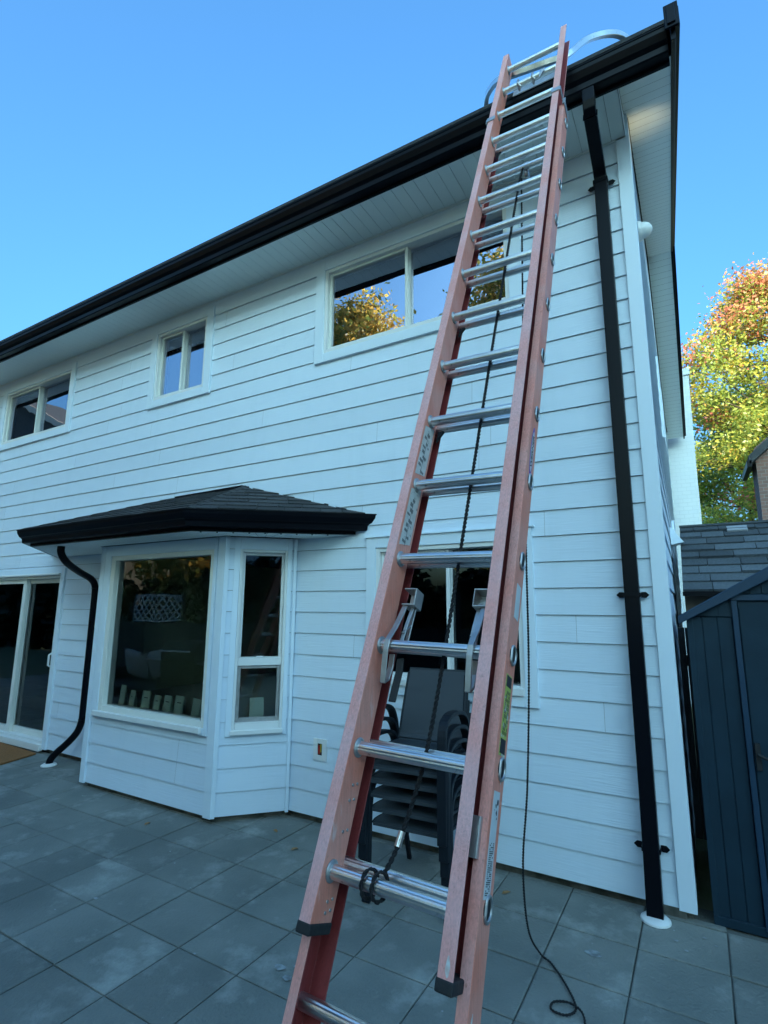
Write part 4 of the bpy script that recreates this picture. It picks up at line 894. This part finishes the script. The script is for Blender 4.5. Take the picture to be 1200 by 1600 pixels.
while x < SX1-.01:
    x1 = min(x+.055, SX1); za, zb_ = shz(x+.002)-.05, shz(x1-.002)-.05
    lo = 1.605 if not (.13 < x < .98) else 1.735
    if min(za, zb_) > lo: mb.prism([(x+.002, SY, lo), (x1-.002, SY, lo), (x1-.002, SY, zb_), (x+.002, SY, za)], (0, -.008, 0))
    x = x1
mb.prism([(SX0, SY+.001, 1.603), (SX1, SY+.001, 1.603), (xc, SY+.001, shz(xc)-.05)], (0, .02, 0)); mb.build('gable_panel', M['shed'], shed)
mb = MB(); FH.bx(mb, .162, .19, -.02, 1.695, -.01, .018); FH.bx(mb, .162, .975, 1.696, 1.73, -.01, .018); FH.bx(mb, .945, .975, -.02, 1.695, -.01, .018); mb.build('door_frame', M['shedtrim'], shed, bevel=.002)
mb = MB(); n = 5; ww = (.94-.195)/n
for k in range(n): FH.bx(mb, .195+k*ww+.002, .195+(k+1)*ww-.002, 0, 1.66, -.01, .008)
FH.bx(mb, .193, .943, -.01, 1.69, -.02, .003); dr = mb.build('door', M['shed'], shed, bevel=.002)
mb = MB(); FH.bx(mb, .200, .225, .78, .92, .009, .03); mb.tube([FH.p(.213, .86, .03), FH.p(.213, .865, .05), FH.p(.26, .845, .055)], .009, 8); mb.build('handle', M['rubber'], dr, bevel=.003)
mb = MB()
for xa, xb in ((-.115, xc), (1.645, xc)):
    za, zb_ = 1.60, 1.60+.60*(xc+.11); 
    mb.prism([(xa, SY-.05, za), (xb, SY-.05, zb_), (xb, SY-.05, zb_-.085), (xa, SY-.05, za-.045)], (0, .03, 0), mi=0)
    mb.prism([(xa, SY-.045, za+.004), (xb, SY-.045, zb_+.004), (xb, SY-.045, zb_-.03), (xa, SY-.045, za-.025)], (0, 1.2, 0), mi=0)
mb.build('roof', M['shedtrim'], shed, bevel=.003)

# dark panel added to stand in for shade between house and shed
gt = thing('dark_gap_panel', (-.12, 5.0, -.08), 'narrow dark panel added as shade in the gap between the house and the shed', 'gate')
mb = MB()
for k in range(2): mb.box(-.165+k*.05, -.118+k*.05, 5.0, 5.02, -.06, 1.5)
mb.build('panel', M['fencewood'], gt)
mb = MB(); mb.box(-.165, -.068, 5.021, 5.05, 1.2, 1.28); mb.build('rail', M['fencewood'], gt)
# ================================================================== shingled outbuilding behind the shed
ob = thing('outbuilding', (1.5, 6.3, -.08), 'low outbuilding with grey shingled roof behind the dark shed', 'outbuilding')
shingles((-.105, 5.2, 1.795), (3.2, 5.2, 1.795), (-.105, 6.3, 2.485), (3.2, 6.3, 2.485), 'roof', M['shingle2'], ob, .1445, (.17, .34), .016)
shingles((3.2, 7.4, 1.795), (-.105, 7.4, 1.795), (3.2, 6.3, 2.485), (-.105, 6.3, 2.485), 'roof', M['shingle2'], ob, .1445, (.17, .34), .016)
mb = MB(); mb.box(-.11, 3.2, 6.27, 6.33, 2.485, 2.505); mb.build('ridge_cap', M['shingle2'], ob)
mb = MB(); mb.box(-.10, 3.1, 5.30, 7.3, -.08, 1.78); mb.prism([(-.10, 5.30, 1.781), (-.10, 7.3, 1.781), (-.10, 6.3, 2.44)], (3.2, 0, 0)); mb.build('wall', M['wood_siding'], ob)
mb = MB(); mb.box(-.11, 3.2, 5.185, 5.20, 1.755, 1.792); mb.build('eave_board', M['black'], ob)
Ur = V((0, 1.1, .69)).normalized(); nr = V((0, -.69, 1.1)).normalized()
mb = MB(); mb.obox(V((.385, 6.21, 2.43))+nr*.015-Ur*.03, V((.085, 0, 0)), Ur*.05, nr*.012); mb.build('roof_vent', M['greyglass'], ob, bevel=.004)

# ================================================================== white brick chimney
chm = thing('chimney', (-.03, 12.4, -.08), 'tall white painted brick chimney beyond the end of the eave', 'chimney')
mb = MB(); mb.box(-.60, .19, 12.0, 12.7, -.08, 4.45); mb.build('stack', M['white_brick'], chm)
mb = MB(); mb.prism([(-.60, 12.0, 4.4505), (.19, 12.0, 4.4505), (.215, 12.0, 6.4), (-.40, 12.0, 6.4)], (0, .7, 0)); mb.box(-.43, .235, 11.97, 12.73, 6.401, 6.55); mb.build('shoulder', M['white_brick'], chm)

# ================================================================== brick house at the right
bh = thing('brick_house', (4.5, 15, -.08), 'brick house with dark sloping eave at the right edge', 'house')
mb = MB(); mb.box(1.36, 9, 14, 14.9, -.08, 5.2); mb.prism([(1.36, 14, 5.2005), (9, 14, 5.2005), (5.2, 14, 8.4)], (0, .9, 0)); mb.build('wall', M['brick'], bh)
mb = MB()
for xa, xb in ((1.22, 5.2), (9.2, 5.2)): mb.prism([(xa, 13.7, 4.98), (xb, 13.7, 8.6), (xb, 13.7, 8.42), (xa, 13.7, 4.78)], (0, 1.4, 0))
mb.build('roof', M['shingle'], bh)
mb = MB(); mb.box(1.17, 1.26, 13.7, 15.2, 4.72, 4.86); mb.build('gutter', M['black'], bh)
mb = MB(); mb.box(2.6, 3.7, 13.97, 13.995, 2.0, 3.4); mb.build('window', M['vinyl'], bh)

# ================================================================== trees and hedge
def tree(name, label, cat, base, h, crown, nb, nl, ls, colf, seed, group=None, trunk_r=.16, cl=.45, lean=(0, 0)):
    rnd = random.Random(seed); bx_, by_, bz_ = base
    t = thing(name, base, label, cat, group)
    tips = []; tr = MB(); top = V((bx_+lean[0], by_+lean[1], bz_+h*.93)); b = V(base)
    tp = smoothpath([b, b.lerp(top, .35)+V((rnd.uniform(-.1, .1), 0, 0)), b.lerp(top, .7)+V((rnd.uniform(-.15, .15), 0, 0)), top], 5); tr.tube(tp, [trunk_r*(1-.93*i_/(len(tp)-1)) for i_ in range(len(tp))], 8)
    for k in range(nb):
        f = rnd.uniform(.22, .97); p = tp[int(f*(len(tp)-1))]; z = (p.z-bz_)/h
        R = crown(z); an = rnd.uniform(0, 6.283); rr = R*math.sqrt(rnd.uniform(.12, 1))
        e = V((p.x+math.cos(an)*rr, p.y+math.sin(an)*rr, p.z+rnd.uniform(.05, .55)*rr+rnd.uniform(-.1, .4)))
        mid = p.lerp(e, .5)+V((0, 0, -.08*rr)); tr.tube(smoothpath([p, mid, e], 3), [.035*(1-.85*i_/6) for i_ in range(7)], 4)
        tips.append(e); tips.append(mid.lerp(e, .5)); 
        for q in range(3):
            e2 = e+V((rnd.gauss(0, .35), rnd.gauss(0, .35), rnd.gauss(.1, .3)))*cl*2; tips.append(e2); tr.tube([mid, e2], [.014, .004], 3)
    tr.build('trunk', M['bark'], t, smooth=True)
    cr = MB()
    per = max(1, nl//len(tips))
    for e in tips:
        hue = rnd.random()
        for q in range(per):
            p = e+V((rnd.gauss(0, cl), rnd.gauss(0, cl), rnd.gauss(0, cl*.75))); s = ls*rnd.uniform(.6, 1.3)
            a = V((rnd.gauss(0, 1), rnd.gauss(0, 1), rnd.gauss(0, .7))).normalized(); b2 = a.cross(V((rnd.gauss(0, 1), rnd.gauss(0, 1), rnd.gauss(0, 1)))).normalized()
            cr.v += [tuple(p-a*s), tuple(p+b2*s*.55), tuple(p+a*s), tuple(p-b2*s*.55)]; i0 = len(cr.v)-4
            cr.f.append((i0, i0+1, i0+2, i0+3)); cr.m.append(0); cr.r.append(.5); cr.c.append(colf((p.z-bz_)/h, hue, rnd))
    cr.build('crown', M['leaf'], t)
    return t
def maple(z, hue, r):
    j = r.uniform(.85, 1.3)
    if z+.22*(hue-.5)+r.gauss(0, .06) > .84: c = r.choice([(.70, .24, .15), (.66, .34, .16), (.55, .38, .12)])
    elif hue > .975: c = (.70, .20, .14)
    elif hue > .68: c = r.choice([(.66, .56, .08), (.55, .52, .08), (.66, .44, .10)])
    else: c = r.choice([(.36, .44, .09), (.44, .48, .09), (.28, .36, .07)])
    return tuple(min(.85, x*j) for x in c)
def greens(z, hue, r):
    j = r.uniform(.7, 1.3); c = r.choice([(.20, .30, .05), (.28, .36, .07), (.40, .40, .08)]) if hue < .8 else (.60, .48, .08)
    return tuple(x*j for x in c)
def golden(z, hue, r):
    j = r.uniform(.8, 1.2); c = r.choice([(.70, .44, .10), (.75, .52, .12), (.40, .36, .08)]) if hue > .25 else (.16, .20, .05)
    return tuple(min(.85, x*j) for x in c)
def dark(z, hue, r): j = r.uniform(.6, 1.3); return (.022*j, .04*j, .016*j)
env = lambda a, b: (lambda z: a*max(0.12, math.sin(math.pi*min(1, max(0, (z-.08)/.98))**.8))*(1 if z < .75 else 1-(z-.75)*b))
tree('maple_tree', 'tall autumn maple with red top and yellow-green leaves behind the roofs', 'tree', (2.7, 19.5, -.08), 13.0, env(3.0, 2.9), 150, 52000, .062, maple, 3, cl=.27)
tree('leafy_tree', 'lower green tree filling the gap beside the white chimney', 'tree', (1.9, 23.5, -.08), 10.5, env(2.6, 1.8), 90, 26000, .075, greens, 5, cl=.32)
G2 = 'trees behind the patio'
tree('garden_tree', 'golden tree mirrored at the left of the wide upper window', 'tree', (-9.2, -6.3, -.08), 12.4, env(2.3, 2.2), 90, 26000, .085, golden, 11, G2, cl=.35)
tree('garden_tree', 'golden tree mirrored at the right of the wide upper window', 'tree', (-4.4, -7.4, -.08), 13.2, env(2.0, 2.4), 90, 26000, .085, golden, 12, G2, cl=.35)
tree('garden_tree', 'dark green tree seen only in the bay window reflection', 'tree', (-14.5, -6.0, -.08), 7.5, env(2.8, 1.2), 70, 12000, .15, golden, 13, G2, cl=.4)
tree('garden_tree', 'broad green tree behind the photographer', 'tree', (3.2, -8.5, -.08), 8.0, env(2.8, 1.2), 60, 9000, .16, greens, 14, G2, cl=.4)
# hedge: dense dark evergreen mass along the fence
mb = MB(); rn = random.Random(4)
def hedge(x0, x1, y0, h0, n, ls):
    for q in range(n):
        x = rn.uniform(x0, x1); hh = h0+.4*math.sin(x*1.7)+.25*math.sin(x*4.1); z = rn.uniform(0, hh); y = y0-abs(rn.gauss(0, .35))-.2*math.sin(x*3)
        s = ls*rn.uniform(.6, 1.3); p = V((x, y, z)); a = V((rn.gauss(0, 1), rn.gauss(0, 1), rn.gauss(0, 1))).normalized(); b2 = a.cross(V((rn.gauss(0, 1), rn.gauss(0, 1), rn.gauss(0, 1)))).normalized()
        mb.v += [tuple(p-a*s), tuple(p+b2*s*.6), tuple(p+a*s), tuple(p-b2*s*.6)]; i0 = len(mb.v)-4; mb.f.append((i0, i0+1, i0+2, i0+3)); mb.m.append(0); mb.r.append(.5); mb.c.append(dark(0, 0, rn))
hedge(-11.2, 6, -3.0, 2.5, 24000, .13); hedge(-20, -11.2, -4.2, 2.3, 9000, .15); hedge(-46, -20, -4.4, 4.6, 22000, .24)
tag(mb.build('hedge', M['leaf']), 'dense dark evergreen hedge mirrored in the bay window', 'hedge', kind='stuff')
fn = thing('fence', (-12, -2.55, -.08), 'dark fence with white lattice top mirrored in the bay window', 'fence')
mb = MB()
for k in range(-18, 8): mb.box(k*.9+.0, k*.9+.885, -2.58, -2.55, -.05, 1.24)
mb.build('panel', M['fencewood'], fn)
mb = MB()
for x0, x1 in ((-13.1, -11.3),):
    z0, z1 = 1.27, 1.93; mb.box(x0, x1, -2.585, -2.555, z0, z0+.03); mb.box(x0, x1, -2.585, -2.555, z1-.03, z1)
    for d in (1, -1):
        x = x0-(z1-z0)
        while x < x1+(z1-z0):
            a, b = x, x+d*(z1-z0-.06); 
            za, zb_ = z0+.03, z1-.03
            ta = 0; 
            pts = [(a, za), (b, zb_)]
            def clip(pts):
                (xa, za_), (xb, zb2) = pts
                if xa > xb: xa, za_, xb, zb2 = xb, zb2, xa, za_
                if xb <= x0 or xa >= x1: return None
                f_ = lambda X_: za_+(zb2-za_)*(X_-xa)/(xb-xa)
                if xa < x0: za_, xa = f_(x0), x0
                if xb > x1: zb2, xb = f_(x1), x1
                return (xa, za_), (xb, zb2)
            c_ = clip(pts)
            if c_: mb.tube([(c_[0][0], -2.57+d*.004, c_[0][1]), (c_[1][0], -2.57+d*.004, c_[1][1])], .01, flat=(.017, .003), up=(0, 0, 1))
            x += .21
mb.build('lattice', M['lattice'], fn)
mb = MB()
for x in (-15.3, -13.15, -11.3, -9, -6.6, -4.2, -1.8, .6, 3.0, 5.4): mb.box(x-.045, x+.045, -2.68, -2.59, -.08, 1.98)
mb.build('post', M['fencewood'], fn)
# patio furniture mirrored in the bay window
sf = thing('patio_sofa', (-8.2, .55, -.05), 'dark wicker patio sofa mirrored in the bay window', 'sofa')
mb = MB(); mb.box(-9.1, -7.3, .2, 1.0, .18, .38); mb.box(-9.1, -7.3, .12, .2, .18, .74); mb.box(-9.2, -9.1, .12, 1.0, .18, .58); mb.box(-7.3, -7.2, .12, 1.0, .18, .58); mb.build('frame', M['wicker'], sf, bevel=.02, bseg=2)
for x in (-9.1, -7.3):
    for y in (.22, .95):
        mb = MB(); mb.box(x-.02, x+.02, y-.02, y+.02, -.048, .18); mb.build('leg', M['wicker'], sf)
def cush(x, y, z, rz_, lab):
    mb = MB(); n = 10; top = []; 
    for sgn in (1, -1):
        for a in range(n):
            for b in range(n):
                q = []
                for da, db in ((0, 0), (1, 0), (1, 1), (0, 1)):
                    u_, v_ = (a+da)/n*2-1, (b+db)/n*2-1; th_ = .08*(max(0, (1-u_**4)*(1-v_**4)))**.5; q.append(V((u_*.3, sgn*th_, v_*.24)))
                mb.face([Matrix.Rotation(rz_, 4, 'Y') @ (Matrix.Rotation(-.3, 4, 'X') @ p)+V((x, y, z)) for p in q])
    tag(mb.build('cushion', M['cushion'], smooth=True, sharp=80), lab, 'cushion', 'cushions on the patio sofa')
cush(-8.65, .42, .66, .1, 'white cushion at the far end of the wicker sofa'); cush(-7.95, .42, .68, -.15, 'white cushion nearer the photographer on the wicker sofa')
gr = thing('barbecue', (-6.7, .9, -.05), 'dark barbecue with side shelves mirrored in the bay window', 'barbecue')
mb = MB(); mb.prism([(-7.05, .65, .86), (-7.05, 1.15, .86), (-7.05, 1.15, 1.0), (-7.05, 1.05, 1.12), (-7.05, .80, 1.14), (-7.05, .65, 1.02)], (.7, 0, 0)); mb.build('lid', M['rubber'], gr, bevel=.015, bseg=2)
mb = MB(); mb.box(-7.05, -6.35, .65, 1.15, .68, .855); mb.box(-7.05, -6.35, .68, 1.12, .02, .675); mb.build('cart', M['black'], gr, bevel=.008)
mb = MB(); mb.box(-7.45, -7.055, .68, 1.12, .82, .85); mb.box(-6.345, -5.95, .68, 1.12, .82, .85); mb.build('side_shelf', M['alu_dull'], gr, bevel=.005)
mb = MB(); mb.tube([(-6.98, 1.17, 1.0), (-6.98, 1.22, 1.0), (-6.42, 1.22, 1.0), (-6.42, 1.17, 1.0)], .012, 8); mb.build('handle', M['alu'], gr, smooth=True)

# ================================================================== unseen house added behind the camera to keep the low sun off the yard
nh = thing('sun_block_house', (11, -18, -.08), 'long pale unseen house added behind the camera to block the low sun', 'house')
mb = MB(); mb.box(1.6, 22, -22, -13.5, -.08, 8.4); mb.build('wall', M['siding'], nh)
mb = MB(); mb.prism([(1.2, -23, 8.401), (1.2, -12.8, 8.401), (1.2, -17.8, 14.8)], (21.4, 0, 0)); mb.build('roof', M['shingle'], nh)
# gabled house mirrored in the left upper window
n2 = thing('far_house', (-33, -10, -.08), 'gabled dark-sided house mirrored in the left upper window', 'house')
zr = lambda x: 13.7-.49*abs(x+33)
mb = MB(); mb.prism([(-43, -6.7, -.08), (-23, -6.7, -.08), (-23, -6.7, zr(-23)-.2), (-33, -6.7, zr(-33)-.2), (-43, -6.7, zr(-43)-.2)], (0, -9, 0)); mb.build('wall', M['wood_siding'], n2)
mb = MB()
for xa in (-21.8, -44.2): mb.prism([(xa, -6.2, zr(xa)), (-33, -6.2, zr(-33)), (-33, -6.2, zr(-33)-.18), (xa, -6.2, zr(xa)-.18)], (0, -10, 0))
mb.build('roof', M['shingle'], n2)
mb = MB()
for xa in (-21.8, -44.2): mb.prism([(xa, -6.19, zr(xa)+.05), (-33, -6.19, zr(-33)+.05), (-33, -6.19, zr(-33)-.30), (xa, -6.19, zr(xa)-.30)], (0, .04, 0))
mb.build('rake_board', M['sun_tinted_trim'], n2)

for o in bpy.data.objects:
    if '_o' in o: del o['_o']
